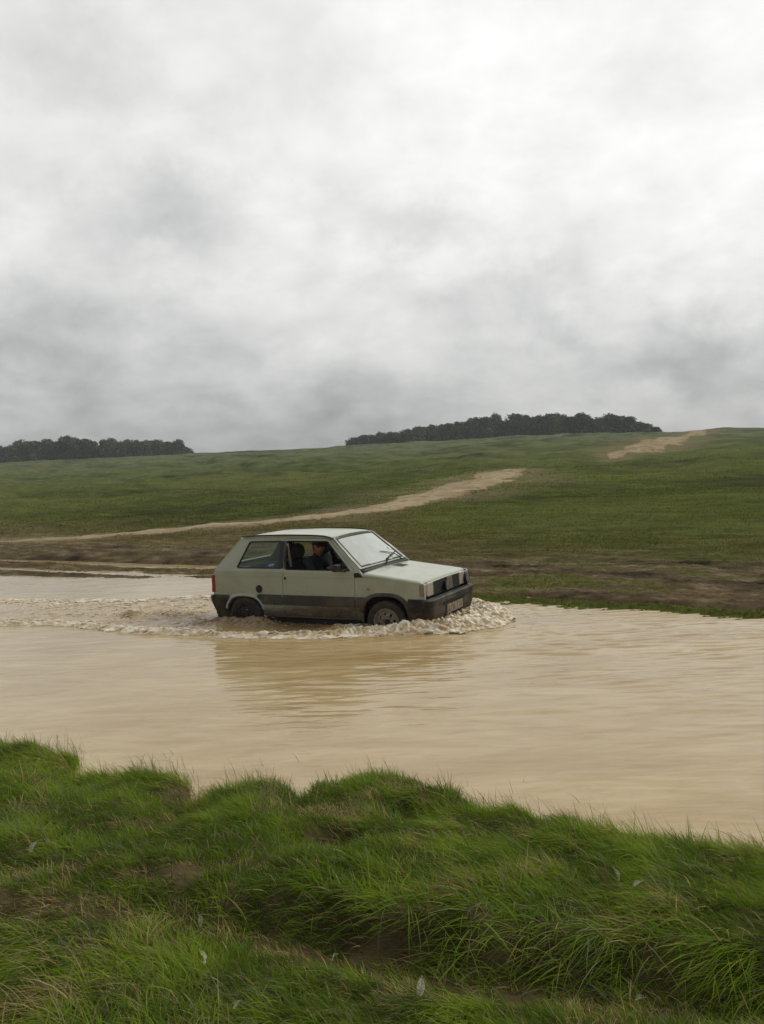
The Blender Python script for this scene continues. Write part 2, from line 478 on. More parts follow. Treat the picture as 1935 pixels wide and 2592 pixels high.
for P in _TRK:
    seg = np.hypot(np.diff(P[:, 0]), np.diff(P[:, 1])); L = np.concatenate([[0], np.cumsum(seg)])
    # smooth centre line
    u = np.arange(0, L[-1], 0.35)
    cxs, cys, cw = (np.interp(u, L, P[:, i]) for i in range(3))
    ker = np.hanning(17); ker /= ker.sum()
    for _ in range(2):
        cxs = np.convolve(np.pad(cxs, 8, 'edge'), ker, 'valid'); cys = np.convolve(np.pad(cys, 8, 'edge'), ker, 'valid')
    tx, ty = np.gradient(cxs), np.gradient(cys); tl = np.hypot(tx, ty); tx /= tl; ty /= tl
    K = 9; q = np.linspace(-1, 1, K)
    jit = 1.0 if P[0][0] < 0 else 0.3
    wl = cw / 2 * (0.9 + 0.75 * jit * fbm(u * 0.35, u * 0 + 3, 3, 71) + .3 * jit * pn(u * 2.3, u * 0, 72)); wr = cw / 2 * (0.9 + 0.75 * jit * fbm(u * 0.35, u * 0 + 9, 3, 73) + .3 * jit * pn(u * 2.1, u * 0 + 4, 74))
    taper = sst(u, 0, 4) * sst(L[-1] - u, 0, 7)
    off = np.where(q[None] < 0, q[None] * wl[:, None], q[None] * wr[:, None]) * taper[:, None]
    X = cxs[:, None] - ty[:, None] * off; Y = cys[:, None] + tx[:, None] * off
    Z = terrain(X, Y, False) + 0.05 - 0.06 * np.abs(q[None]) ** 3
    n_, m_ = X.shape
    i = (np.arange(n_ - 1)[:, None] * m_ + np.arange(m_ - 1)[None]).ravel()
    po = mesh_np('path', np.stack([X.ravel(), Y.ravel(), Z.ravel()], 1), np.stack([i, i + m_, i + m_ + 1, i + 1], 1), mp_,
                 attrs={'verge': np.maximum(np.abs(q)[None] * np.ones(len(u))[:, None], 1.1 - sst(u, 0, 5)[:, None] * sst(L[-1] - u, 0, 9)[:, None] * 1.1).ravel()})
    tag(po, kind='structure')

# ------------------------------------------------------------------ where the car stands
CA = R(-26.97638)
CP = np.array([-2.142, 12.909, -0.22])


def to_car(x, y):
    dx, dy = x - CP[0], y - CP[1]
    return dx * math.cos(CA) + dy * math.sin(CA), -dx * math.sin(CA) + dy * math.cos(CA)


def to_world(cx, cy):
    return CP[0] + cx * math.cos(CA) - cy * math.sin(CA), CP[1] + cx * math.sin(CA) + cy * math.cos(CA)


# ------------------------------------------------------------------ water with the bow wave
_WV = np.array([(-9.5, 13.6), (-6.2, 12.75), (-4.7, 12.38), (-3.62, 11.62), (-2.61, 11.16), (-2.07, 10.86), (-0.78, 10.52), (0.34, 10.46), (0.95, 10.46), (1.40, 10.75), (1.64, 11.2), (1.62, 11.8),
                (1.42, 12.5), (0.9, 13.1), (-0.2, 13.75), (-1.6, 14.4), (-3.0, 14.75), (-4.11, 14.6), (-5.41, 14.95), (-7.0, 15.6), (-9.5, 16.6), (-9.5, 13.6)])


def wave(x, y):
    """height, foam amount and churned (dark) amount of the water disturbed by the car"""
    dist, par, _w = seg_dist(x, y, _WV)
    ins = np.zeros(x.shape, bool)
    for a, b in zip(_WV[:-1], _WV[1:]):
        c = ((a[1] > y) != (b[1] > y)) & (x < (b[0] - a[0]) * (y - a[1]) / (b[1] - a[1] + 1e-12) + a[0])
        ins ^= c
    di = np.where(ins, dist, -dist) + 0.07 * fbm(x * 2.2, y * 2.2, 3, 81)
    cx, cy = to_car(x, y)
    bow = sst(cx, 1.6, 3.2)                       # strongest round the front
    tail = sst(-cx, -1.0, 3.5)
    far_side = sst(cy, 0.4, 1.2)
    lump = 1 - 1.7 * np.abs(pn(x * 5, y * 6, 82)) + 0.7 * (0.5 - np.abs(pn(x * 12, y * 14, 83)) * 2) + .4 * pn(x * 25, y * 25, 84)
    amp = 0.038 + 0.012 * bow - 0.022 * tail
    ridge = np.exp(-((di - 0.13 - 0.04 * bow) / (0.085 + 0.08 * bow)) ** 2)
    ins_ = sst(di, 0.0, 0.12)
    h = amp * ridge * (0.45 + 0.65 * lump)
    nearcar = np.exp(-(np.maximum(np.maximum(np.abs(cx - 1.7) - 1.65, np.abs(cy) - 0.72), 0) / 0.45) ** 2)
    h = h + ins_ * (0.014 + 0.028 * bow * nearcar) * (0.4 + lump) * (1 - 0.45 * far_side)
    # heap of water in front of the bumper and behind the rear wheel
    h = h + 0.04 * np.exp(-((cx - 3.52) / 0.30) ** 2 - ((cy + 0.10) / 0.75) ** 2) * (0.6 + 0.5 * lump)
    for qx, qy, qr, qh in ((0.98, -0.98, 0.25, 0.09), (0.55, -0.98, 0.3, 0.075), (0.15, -1.05, 0.3, 0.05), (3.15, -0.82, 0.25, 0.035), (2.2, -0.98, .22, .05), (-0.8, -0.55, 0.4, 0.05), (-1.45, -0.75, 0.22, 0.07)):
        h = h + qh * np.exp(-((cx - qx) / qr) ** 2 - ((cy - qy) / (qr * 0.6)) ** 2) * (0.5 + 0.6 * lump)
    # foam
    fn = fbm(x * 3.2, y * 6.5, 4, 86) + 0.5 * pn(x * 14, y * 22, 87)
    f = np.exp(-((di - 0.12 - 0.10 * bow) / (0.10 + 0.20 * bow)) ** 2) * (1.25 + 1.3 * fn)
    f = np.maximum(f, bow * ins_ * (0.62 + 1.5 * fn))
    # streaks of foam in the wake
    wk = ins_ * sst(-cx, -0.2, 0.6) * (1 - sst(-cx, 2.6, 6.5)) * np.exp(-((cy + 0.15) / 0.85) ** 2)
    f = np.maximum(f, wk * (0.0 + 1.6 * fn))
    wk2 = ins_ * sst(-cx, -0.6, 0.4) * np.exp(-((di - 0.22) / 0.25) ** 2)
    f = np.maximum(f, wk2 * (0.45 + 1.7 * fn))
    f = np.clip(f, 0, 1) * sst(di, -0.04, 0.03)
    dark = ins_ * sst(cx, -1.9, -0.2) * (1 - bow * 0.8) * np.exp(-((cy + 0.95) / 0.5) ** 2) + 0.35 * ins_ * sst(-cx, -0.3, 0.5) * (0.5 + 1.2 * fn) * (1 - sst(-cx, 3, 6))
    return h, f, np.clip(dark, 0, 1), di


wX, wY, wF = polar(np.concatenate([np.arange(-60, -27, 1.0), np.arange(-27, 27.01, 0.085), np.arange(28, 61, 1.0)]),
                   np.concatenate([np.arange(2.0, 4.4, 0.1), np.arange(4.4, 9.5, 0.022), np.arange(9.5, 15.2, 0.015), np.arange(15.2, 20, 0.03), np.arange(20, 34, 0.1)]))
ws = wX * EX + wY * EY; wd = wX * NX + wY * NY
wr_ = np.hypot(wX, wY)
rw = fbm(wX * 0.5, wY * 0.5, 2, 91)
calm = 0.35 + 0.65 * sst(wX + rw, -3.0, 0.3)                 # left side is smoother
calm = calm * (0.35 + 0.65 * sst(wr_, 6.0, 8.5))
rp = 0.0055 * fbm(wX * 0.9 + wY * .2, wY * 3.6 - wX * 0.5, 3, 92) + 0.0062 * (0.5 - np.abs(pn(wX * 1.1 - wY * .4, wY * 5.0 + wX * 0.5, 95)) * 2.2) * np.clip(0.7 + 1.6 * fbm(wX * .6, wY * .6, 2, 96), 0.1, 1.6)
rp = rp + 0.0024 * np.sin((wY * 7.2 - wX * 0.35 + 1.1 * fbm(wX * 0.5, wY * 1.1, 3, 130)) * 6.283) * sst(wX + 0.25 * wY, 1.5, 4.5) * sst(wr_, 7, 9) * (0.55 + fbm(wX * 0.7, wY * 1.5, 2, 131))
rp = rp + 0.0016 * pn(wX * 5 + wY, wY * 19.0 + wX * 2.0, 98) * sst(wr_, 6, 8) + 0.0022 * pn(wX * 2.5, wY * 11.0 + wX * 1.0, 97) * sst(wr_, 7, 9)
wz = rp * calm * (1.0 + 0.8 * sst(wX, -0.5, 2.0))
loc = (wX > -10) & (wX < 2.4) & (wY > 9.5) & (wY < 17.5)
hh = np.zeros(len(wX)); ff = np.zeros(len(wX)); dk = np.zeros(len(wX)); di_ = np.full(len(wX), -9.0)
hh[loc], ff[loc], dk[loc], di_[loc] = wave(wX[loc], wY[loc])
# rings pushed outwards ahead of the wave
ring = np.exp(-np.clip(-di_, 0, 9) / 0.9) * (di_ < 0.05) * sst(wX, -3.5, -1.0)
wz = wz + 0.006 * ring * np.sin(di_ * 30 + 2.0 * fbm(wX, wY, 2, 99)) + hh
mw, t = new_mat('muddy_water')
foam_a = t.n('ShaderNodeAttribute', attribute_name='foam').outputs['Fac']
churn_a = t.n('ShaderNodeAttribute', attribute_name='churn').outputs['Fac']
geo = t.n('ShaderNodeTexCoord').outputs['Object']
silt = t.noise(geo, 1.1, 5, 0.62, 1.2, (0.5, 1.4, 1))
silt2 = t.noise(geo, 5.0, 4, 0.6, 0.8, (0.5, 1.7, 1))
c = t.mix(t.ramp(silt, 0.32, 0.70), (0.40, 0.285, 0.130), (0.51, 0.390, 0.205))
c = t.mix(t.math('MULTIPLY', t.ramp(silt2, 0.45, 0.7), 0.35), c, (0.33, 0.215, 0.09))
c = t.mix(t.math('MULTIPLY', churn_a, 0.85), c, (0.155, 0.100, 0.050))
fz = t.noise(geo, 16.0, 4, 0.7)
fm = t.ramp(t.math('ADD', foam_a, t.math('MULTIPLY', t.math('SUBTRACT', fz, 0.5), 1.5)), 0.42, 0.80)
fcol = t.mix(t.ramp(t.noise(geo, 9.0, 4, 0.6), 0.35, 0.65), (0.60, 0.43, 0.20), (0.92, 0.85, 0.70))
c = t.mix(fm, c, fcol)
b = t.n('ShaderNodeBsdfPrincipled')
t.link(c, b.inputs['Base Color'])
t.link(t.math('ADD', 0.06, t.math('MULTIPLY', fm, 0.55)), b.inputs['Roughness'])
b.inputs['IOR'].default_value = 1.333
b1 = t.n('ShaderNodeBump', i_Strength=0.6, i_Distance=0.007, i_Height=t.noise(geo, 6.0, 3, 0.5, 0.3, (0.45, 2.0, 1)))
b2 = t.n('ShaderNodeBump', i_Distance=0.02, i_Height=fz, i_Normal=b1.outputs[0])
t.link(t.math('MULTIPLY', fm, 0.9), b2.inputs['Strength'])
t.link(b2.outputs[0], b.inputs['Normal'])
finish(t, b)
water = mesh_np('water', np.stack([wX, wY, wz], 1), wF, mw, attrs={'foam': ff, 'churn': dk})
tag(water, kind='structure')

# ------------------------------------------------------------------ frothy lumps thrown up along the wave
mf, t = new_mat('foam')
geo = t.n('ShaderNodeTexCoord').outputs['Object']
at = t.n('ShaderNodeAttribute', attribute_name='tone')
c = t.mix(t.math('MULTIPLY', t.ramp(t.noise(geo, 22.0, 4, 0.6), 0.4, 0.62), 0.5), at.outputs['Color'], (0.80, 0.74, 0.61))
b = t.n('ShaderNodeBsdfPrincipled', i_Roughness=0.38)
t.link(c, b.inputs['Base Color'])
b3 = t.n('ShaderNodeBump', i_Strength=0.2, i_Distance=0.008, i_Height=t.noise(geo, 45.0, 4, 0.7))
t.link(b3.outputs[0], b.inputs['Normal'])
finish(t, b)


def froth_sheet():
    """a fine sheet of breaking froth following the wave; only where there is foam"""
    st = 0.0085
    xs = np.arange(-7.2, 1.95, st * 1.35); ys = np.arange(10.15, 15.1, st)
    X, Y = np.meshgrid(xs, ys); n, m = X.shape
    X = X.ravel(); Y = Y.ravel()
    h, f, d, di = wave(X, Y)
    cx, cy = to_car(X, Y)
    bow = sst(cx, 1.5, 3.1)
    wx = 0.05 * fbm(X * 5, Y * 5, 2, 120); wy = 0.05 * fbm(X * 5, Y * 5, 2, 121)

    def billow(sx, sy, sd):
        return 1 - np.minimum(1, np.abs(pn((X + wx) * sx, (Y + wy) * sy, sd)) * 2.6)
    b1 = 1 - billow(3.2, 6.5, 122) ; b2 = 1 - billow(7.5, 14, 123); b3 = 1 - billow(24, 36, 124)
    sm = lambda q: np.sqrt(q * q + 0.02) - 0.14
    lump = sm(b1) * 0.62 + sm(b2) * 0.38
    edge = sst(f, 0.22, 0.75)
    amp = 0.012 + 0.013 * bow + 0.010 * np.exp(-((di - 0.14) / 0.1) ** 2) * sst(cx, -1.5, 0.5)
    z = h + 0.004 + edge * (amp * lump * 1.35 - 0.004) - 0.012 * (1 - sst(f, 0.12, 0.3))
    # crests lean outwards, towards the viewer along the near side
    push = edge * lump * amp * 0.8
    Yp = Y - push * np.where(di < 0.5, 1, 0.2)
    Xp = X + push * 0.7 * bow
    incar = (cx > 0.02) & (cx < 3.38) & (np.abs(cy) < 0.70)
    hole = f + 0.55 * fbm((X + wx) * 4.5, (Y + wy) * 11, 3, 129) - 0.25 * d
    ok = (f > 0.16) & (hole > 0.22) & ~incar
    F = (np.arange(n - 1)[:, None] * m + np.arange(m - 1)[None]).ravel()
    F = np.stack([F, F + 1, F + m + 1, F + m], 1)
    F = F[ok[F].all(1)]
    used = np.unique(F); mp = np.full(n * m, -1); mp[used] = np.arange(len(used))
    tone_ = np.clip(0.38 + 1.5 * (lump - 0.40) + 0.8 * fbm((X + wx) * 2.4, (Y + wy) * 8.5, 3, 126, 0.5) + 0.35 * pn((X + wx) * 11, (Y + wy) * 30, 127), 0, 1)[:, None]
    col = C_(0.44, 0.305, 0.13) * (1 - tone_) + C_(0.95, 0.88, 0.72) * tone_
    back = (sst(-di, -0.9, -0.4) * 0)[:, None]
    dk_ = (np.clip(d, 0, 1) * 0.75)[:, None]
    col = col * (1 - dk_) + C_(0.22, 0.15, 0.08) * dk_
    return np.stack([Xp, Yp, z], 1)[used], mp[F], col[used]


fV, fF, fC = froth_sheet()
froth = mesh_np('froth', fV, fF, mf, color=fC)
tag(froth, 'creamy froth breaking along the bow wave and trailing in the wake', 'foam', kind='stuff')
_bm = bmesh.new(); bmesh.ops.create_icosphere(_bm, subdivisions=2, radius=1.0)
icoV = np.array([v.co[:] for v in _bm.verts]); icoF = np.array([[v.index for v in f.verts] for f in _bm.faces]); _bm.free()


def blobs(name, P, S, col, mat, seed=0, squash=0.55, jag=0.6):
    """P (n,3) centres, S (n,) radii"""
    n = len(P); rg = np.random.default_rng(seed)
    V = icoV[None] * S[:, None, None] * rg.uniform(0.6, 1.3, (n, 1, 3)) * np.array([1.5, 1.0, squash])
    th = rg.uniform(0, 6.28, n); cs, sn = np.cos(th)[:, None], np.sin(th)[:, None]
    V = np.stack([V[..., 0] * cs - V[..., 1] * sn, V[..., 0] * sn + V[..., 1] * cs, V[..., 2]], 2)
    ph = rg.uniform(0, 50, (n, 1))
    q = 1 + jag * pn(icoV[None, :, 0] * 1.6 + ph, icoV[None, :, 1] * 1.6 + icoV[None, :, 2] * 1.3 + ph, 5) + 0.5 * jag * pn(icoV[None, :, 0] * 3.6 + ph, icoV[None, :, 2] * 3.6 - ph, 6)
    V = V * q[..., None] + P[:, None]
    F = (icoF[None] + (np.arange(n) * len(icoV))[:, None, None]).reshape(-1, 3)
    return mesh_np(name, V.reshape(-1, 3), F, mat, color=np.repeat(col, len(icoV), 0))


rg = np.random.default_rng(5)
N = 9000
px, py = rg.uniform(-7.5, 2.2, N), rg.uniform(10.0, 15.5, N)
h_, f_, d_, di2 = wave(px, py)
cx_, cy_ = to_car(px, py)
bowk = sst(cx_, 1.4, 3.0)
incar = (np.abs(cx_ - 1.7) < 1.72) & (np.abs(cy_) < 0.72)
score = f_ * (0.10 + 0.55 * bowk + 0.28 * np.exp(-((di2 - 0.15) / 0.1) ** 2) * (cx_ > -1.5))
keep = (rg.uniform(0, 1, N) < score * 0.55) & ~incar & (f_ > 0.35)
px, py, h_, f_, cx_, cy_, bowk = (a[keep] for a in (px, py, h_, f_, cx_, cy_, bowk))
sz = rg.gamma(2.2, 0.0042, len(px)) * (0.7 + 0.7 * bowk)
sz = np.clip(sz * 0.6, 0.003, 0.013)
tonek = rg.beta(1.3, 1.3, len(px))[:, None]
colf = C_(0.52, 0.375, 0.18) * (1 - tonek) + C_(0.86, 0.79, 0.64) * tonek
pz = h_ + sz * rg.uniform(-0.3, 0.35, len(px)) + np.where(rg.uniform(0, 1, len(px)) < 0.05 + .05 * bowk, rg.uniform(0, 0.035, len(px)), 0)
P = np.stack([px, py, pz], 1)
# splashes: spray fingers at wheels and bumper in car coordinates
sp = []
for qx, qy, n_, sr, hmax, tn in ((1.02, -0.86, 90, 0.12, 0.13, 0.15), (0.75, -0.88, 60, 0.12, 0.09, 0.15), (3.50, -0.42, 90, 0.09, 0.17, 0.1), (3.35, -0.6, 60, 0.12, 0.10, 0.5),
                                 (2.35, -1.18, 40, 0.05, 0.13, 0.75), (3.0, -0.85, 80, 0.16, 0.09, 0.2), (3.62, 0.5, 80, .2, .12, .6), (-1.45, -0.75, 60, .16, .09, .05), (0.3, -.9, 60, .18, .06, .1)):
    n_ = int(n_ * 1.3); u = rg.normal(0, 1, (n_, 2)) * sr
    hh_ = rg.uniform(0, 1, n_) ** 1.3 * hmax * np.exp(-(u ** 2).sum(1) / (2 * sr * sr))
    X, Y = to_world(qx + u[:, 0], qy + u[:, 1] * 0.6)
    sp.append(np.stack([X, Y, 0.02 + hh_, rg.uniform(0.004, 0.016, n_), np.full(n_, tn)], 1))
sp = np.concatenate(sp)
tk = np.clip(sp[:, 4:5] + rg.normal(0, 0.12, (len(sp), 1)), 0, 1)
cols = C_(0.22, 0.145, 0.07) * (1 - tk) + C_(0.74, 0.67, 0.53) * tk
# small drops flying off the crest
nd = 110
dx, dy = rg.uniform(0.2, 3.9, nd), -1.15 + rg.normal(0, 0.18, nd)
sel = rg.uniform(0, 1, nd) < 0.4
dx = np.where(sel, 3.7 + rg.normal(0, .15, nd), dx); dy = np.where(sel, rg.uniform(-.9, .9, nd), dy)
X, Y = to_world(dx, dy)
dr = np.stack([X, Y, 0.03 + rg.exponential(0.05, nd)], 1)
P = np.concatenate([P, sp[:, :3], dr]); S = np.concatenate([sz, sp[:, 3], rg.uniform(0.003, 0.008, nd)])
colf = np.concatenate([colf, cols, np.repeat(C_(0.7, 0.63, 0.5), nd, 0)])
foam = blobs('foam', P, S, colf, mf, 3)
tag(foam, 'frothy cream foam curling off the wave round the wading car', 'foam', kind='stuff')


# ------------------------------------------------------------------ far woods
def tree_proto(seed, conifer=0.0):
    rg = np.random.default_rng(seed)
    H = 10.0
    # leaf clumps spread through several lobes
    lobes = []
    nl = rg.integers(9, 14)
    for i in range(nl):
        zz = rg.uniform(2.4, 9.0)
        wmax = 2.9 * math.sqrt(max(0.05, 1 - ((zz - 5.2) / 5.0) ** 2)) * (1 - 0.25 * conifer)
        a = rg.uniform(0, 6.28); q = rg.uniform(0.2, 0.8) * wmax
        lobes.append((q * math.cos(a), q * math.sin(a), zz, rg.uniform(1.0, 1.7)))
    lobes.append((0, 0, 9.0, 1.0)); lobes.append((0, 0, 5.0, 2.0)); lobes.append((.6, 0, 2.5, 1.9)); lobes.append((-.8, .4, 1.9, 1.7))
    P = []; T = []
    for lx, ly, lz, lr in lobes:
        n = int(120 * lr)
        v = rg.normal(0, 1, (n, 3)); v /= np.linalg.norm(v, axis=1)[:, None]
        rad_ = lr * rg.uniform(0.5, 1.22, n)[:, None]
        P.append(np.array([lx, ly, lz]) + v * rad_ * np.array([1, 1, 0.85])); T.append(np.full(n, rg.uniform(0.6, 1.4)))
    P = np.concatenate(P); T = np.concatenate(T); n = len(P)
    a = rg.normal(0, 1, (n, 3)); a /= np.linalg.norm(a, axis=1)[:, None]
    b_ = np.cross(a, rg.normal(0, 1, (n, 3))); b_ /= np.linalg.norm(b_, axis=1)[:, None]
    s_ = rg.uniform(0.12, 0.27, n)[:, None]
    V = np.stack([P - a * s_ - b_ * s_ * .6, P + a * s_ * .8 - b_ * s_, P + a * s_ + b_ * s_ * .7, P - a * s_ * .7 + b_ * s_], 1).reshape(-1, 3)
    V[:, 2] = np.maximum(V[:, 2], 0.4)
    F = np.arange(len(V)).reshape(-1, 4)
    tone = np.repeat(T * rg.uniform(0.75, 1.25, n), 4)[:, None] * C_(1, 1, 1)
    # trunk with limbs
    bmt = bmesh.new()

    def limb(p0, p1, r0, r1, sides=7):
        p0, p1 = Vector(p0), Vector(p1)
        q = (p1 - p0).to_track_quat('Z', 'Y')
        rings = [[bmt.verts.new(p + q @ Vector((math.cos(k * 2 * math.pi / sides) * r, math.sin(k * 2 * math.pi / sides) * r, 0))) for k in range(sides)] for p, r in ((p0, r0), ((p0 + p1) / 2 + Vector((.05, .03, 0)), (r0 + r1) / 2), (p1, r1))]
        for r_a, r_b in zip(rings[:-1], rings[1:]):
            for k in range(sides):
                bmt.faces.new((r_a[k], r_a[(k + 1) % sides], r_b[(k + 1) % sides], r_b[k]))
    limb((0, 0, -1.2), (0.1, 0, 5.5), 0.30, 0.16); limb((0.1, 0, 5.4), (0, 0, 8.8), 0.16, 0.05)
    for k in range(5):
        l_ = lobes[k]
        limb((0.05, 0, 2.2 + .5 * k), (l_[0] * .9, l_[1] * .9, l_[2]), 0.10, 0.04, 5)
    return V, F, tone, bmt


def leaf_mat(name, col):
    m, t = new_mat(name)
    at = t.n('ShaderNodeAttribute', attribute_name='tone')
    c = t.mix(1.0, at.outputs['Color'], col, 'MULTIPLY')
    b = t.n('ShaderNodeBsdfPrincipled', i_Roughness=0.8)
    b.inputs['Specular IOR Level'].default_value = 0.15
    t.link(c, b.inputs['Base Color'])
    finish(t, b)
    return m


bark = simple('bark', (0.07, 0.06, 0.045), 0.9, var=0.3, scale=3)
lm_dark = leaf_mat('leaf_dark', (0.070, 0.096, 0.050)); lm_mid = leaf_mat('leaf_mid', (0.090, 0.118, 0.052)); lm_pale = leaf_mat('leaf_pale', (0.115, 0.14, 0.062))
protos = []
for i, (sd, cf, lm) in enumerate(((1, .2, lm_dark), (2, 0, lm_dark), (3, .6, lm_mid), (4, 0, lm_mid), (5, .3, lm_pale), (6, .8, lm_dark))):
    V, F, tone, bmt = tree_proto(sd, cf)
    e = empty('broadleaf_tree', (0, -500, 0))
    cr = mesh_np('crown', V, F, lm, e, smooth=False, color=tone)
    me = bpy.data.meshes.new('trunk'); bmt.to_mesh(me); bmt.free(); me.materials.append(bark)
    tk_ = bpy.data.objects.new('trunk', me); COL.objects.link(tk_); tk_.parent = e
    protos.append([e, cr, tk_, False])


def place_tree(k, x, y, z, h, rz, wide, label, group):
    e, cr, tk_, used = protos[k]
    if used:
        e2 = e.copy(); COL.objects.link(e2)
        for c_ in (cr, tk_):
            c2 = c_.copy(); COL.objects.link(c2); c2.parent = e2
        e = e2
    else:
        protos[k][3] = True
    e.location = (x, y, z); e.rotation_euler = (0, 0, rz); e.scale = (h / 10 * wide, h / 10 * wide, h / 10)
    tag(e, label, 'tree', group)


rg = np.random.default_rng(21)


def wood(az0, az1, top, n, rows, dist, special, label, group):
    """top: (azimuth, tangent of the tree tops above the crest) samples"""
    top = np.array(top)
    k = 0
    for row in range(rows):
        m = n - row * 3
        for i in range(m):
            az = az0 + (az1 - az0) * (i + 0.5 + rg.uniform(-.3, .3)) / m
            D = dist + row * 16 + rg.uniform(-5, 5)
            Tt = np.interp(az, top[:, 0], top[:, 1]) * rg.uniform(0.78, 1.15) * (0.93 if row == 0 else 1.0)
            Tc = np.interp(az, _CR[:, 0], _CR[:, 1])
            zt = EYE + (Tc + Tt) * D
            x, y = D * math.sin(R(az)), D * math.cos(R(az))
            zg = float(terrain(np.array([x]), np.array([y]), False)[0])
            h = max(zt - zg, 3.0)
            key = min(range(len(special)), key=lambda j: abs(special[j][0] - az)) if special and row == 0 else None
            lab, kind = label, int(rg.choice([0, 0, 1, 1, 2, 3, 5, 4], 1)[0])
            if key is not None and abs(special[key][0] - az) < special[key][1]:
                lab = special[key][2]; kind = special[key][3]; h = h * special[key][4]; special.pop(key)
            place_tree(kind, x, y, zg, h, rg.uniform(0, 6.28), rg.uniform(0.75, 1.15) * min(1.6, 8.5 / h + .35), lab, group)


E_ = 1.0 / 2214.4 * 1.0913 * 1.09
wood(-1.75, 17.9, [(-1.9, 16 * E_), (-0.5, 24 * E_), (0.8, 24 * E_), (2.2, 32 * E_), (5.5, 38 * E_), (7.8, 46 * E_), (10, 45 * E_), (12.5, 43 * E_), (14.6, 38 * E_), (16, 33 * E_), (17, 16 * E_), (18, 7 * E_)],
     38, 2, 300,
     [(-1.7, .5, 'small dark tree at the left-hand end of the long hilltop wood', 1, 1.0), (17.6, .5, 'lowest tree, where the long hilltop wood tapers off beside the pale track', 0, 1.0)],
     'dark leafy tree among many in the long hilltop wood behind the car', 'trees of the long wood on the hilltop')
wood(-27.5, -12.2, [(-28, 36 * E_), (-23.6, 34 * E_), (-21.5, 38 * E_), (-20, 42 * E_), (-17, 38 * E_), (-15, 34 * E_), (-13.2, 32 * E_), (-12.4, 14 * E_), (-11.8, 5 * E_)],
     28, 2, 320,
     [(-12.9, .5, 'round dark tree ending the left-hand wood on the skyline', 0, 1.15), (-19.5, .4, 'tree standing tallest above the left-hand skyline wood', 1, 1.15)],
     'dark leafy tree among many in the wood on the left skyline', 'trees of the wood on the left skyline')


# ------------------------------------------------------------------ grass blades
def blades(name, x, y, z, th, L, W, lean, col, mat, rg, nseg=4, droop=0.6):
    """lean 0 upright .. 1 lying flat; th heading of the lean"""
    n = len(x); K = nseg + 1
    t_ = np.linspace(0, 1, K)[None]
    a = (0.15 + 0.85 * lean)[:, None]
    hz = L[:, None] * a * (0.35 * t_ + 0.65 * t_ ** 1.6)
    vt = L[:, None] * ((1.05 - 0.62 * a) * t_ - droop * a * t_ ** 2 * 0.85)
    bend = rg.normal(0, 0.12, n)[:, None] * L[:, None] * t_ ** 2
    dx, dy = np.cos(th)[:, None], np.sin(th)[:, None]
    cx = x[:, None] + dx * hz - dy * bend; cy = y[:, None] + dy * hz + dx * bend; cz = z[:, None] + vt
    tw = rg.uniform(-0.9, 0.9, n)[:, None]
    wx, wy, wz_ = -dy * np.cos(tw), dx * np.cos(tw), np.sin(tw)
    hw = W[:, None] * 0.5 * (1 - t_ ** 2.2 * 0.92)
    A = np.stack([cx - wx * hw, cy - wy * hw, cz - wz_ * hw], 2); B = np.stack([cx + wx * hw, cy + wy * hw, cz + wz_ * hw], 2)
    V = np.stack([A, B], 2).reshape(-1, 3)
    base = (np.arange(n) * 2 * K)[:, None]
    seg = (np.arange(nseg) * 2)[None]
    i = (base + seg).ravel()
    F = np.stack([i, i + 1, i + 3, i + 2], 1)
    c = np.repeat(col, 2 * K, 0)
    return V, F, c


mgr, t = new_mat('grass_blades')
at = t.n('ShaderNodeAttribute', attribute_name='tone').outputs['Color']
b = t.n('ShaderNodeBsdfPrincipled', i_Roughness=0.6)
b.inputs['Specular IOR Level'].default_value = 0.11
t.link(at, b.inputs['Base Color'])
tr = t.n('ShaderNodeBsdfTranslucent'); t.link(t.mix(1.0, at, (1.25, 1.3, 0.4), 'MULTIPLY'), tr.inputs[0])
ms = t.n('ShaderNodeMixShader', i_0=0.4); t.link(b.outputs[0], ms.inputs[1]); t.link(tr.outputs[0], ms.inputs[2])
finish(t, ms)

rg = np.random.default_rng(33)
N = 900000
x = rg.uniform(-6.0, 5.4, N); y = rg.uniform(2.5, 7.2, N)
az = np.degrees(np.arctan2(x, y))
ysh = np.interp(x, _SH[:, 0], _SH[:, 1]); wig = 0.10 * fbm(x * 1.7, y * 1.7, 3, 3)
tb = ysh - y + wig * 0.6 + 0.11 * fbm(x * 4.6, y * 2.5, 2, 4)
yr = np.interp(x, _RT[:, 0], _RT[:, 1]); tr_ = y - yr + 0.5 * wig
z = terrain(x, y)
cl1 = fbm(x * 1.1, y * 1.1, 3, 101); cl2 = fbm(x * 3.0, y * 3.0, 3, 103); cl3 = fbm(x * 8, y * 8, 2, 105)
dens = 0.95 + 0.55 * cl2 + 0.45 * cl3
rd = 0.12 + 0.88 * sst(x, -1.6, -0.2)
inrut = np.exp(-((tr_ + 0.10) / 0.10) ** 2)
dens = dens * (1 - 0.32 * inrut * (0.5 + 0.8 * sst(cl1, -.3, .3)))
bare = np.zeros(N)
for qx, qy, rx, ry in ((-0.30, 4.72, .13, .07), (-1.33, 5.5, .10, .16), (0.12, 5.12, .14, .06), (-2.35, 6.6, .16, .06), (-1.0, 4.15, .3, .06), (-0.62, 5.6, .10, .14), (0.30, 3.2, .22, .05), (-1.9, 4.3, .4, .05), (-.05, 3.55, .2, .05), (.95, 4.9, .12, .05)):
    bare = np.maximum(bare, np.exp(-(((x - qx) / rx) ** 2 + ((y - qy) / ry) ** 2)))
dens = dens * (1 - 0.8 * sst(bare, 0.3, 0.85))
dens = dens * sst(tb, -0.08, 0.04) * np.clip(1.15 - 0.10 * (y - 3), 0.6, 1)
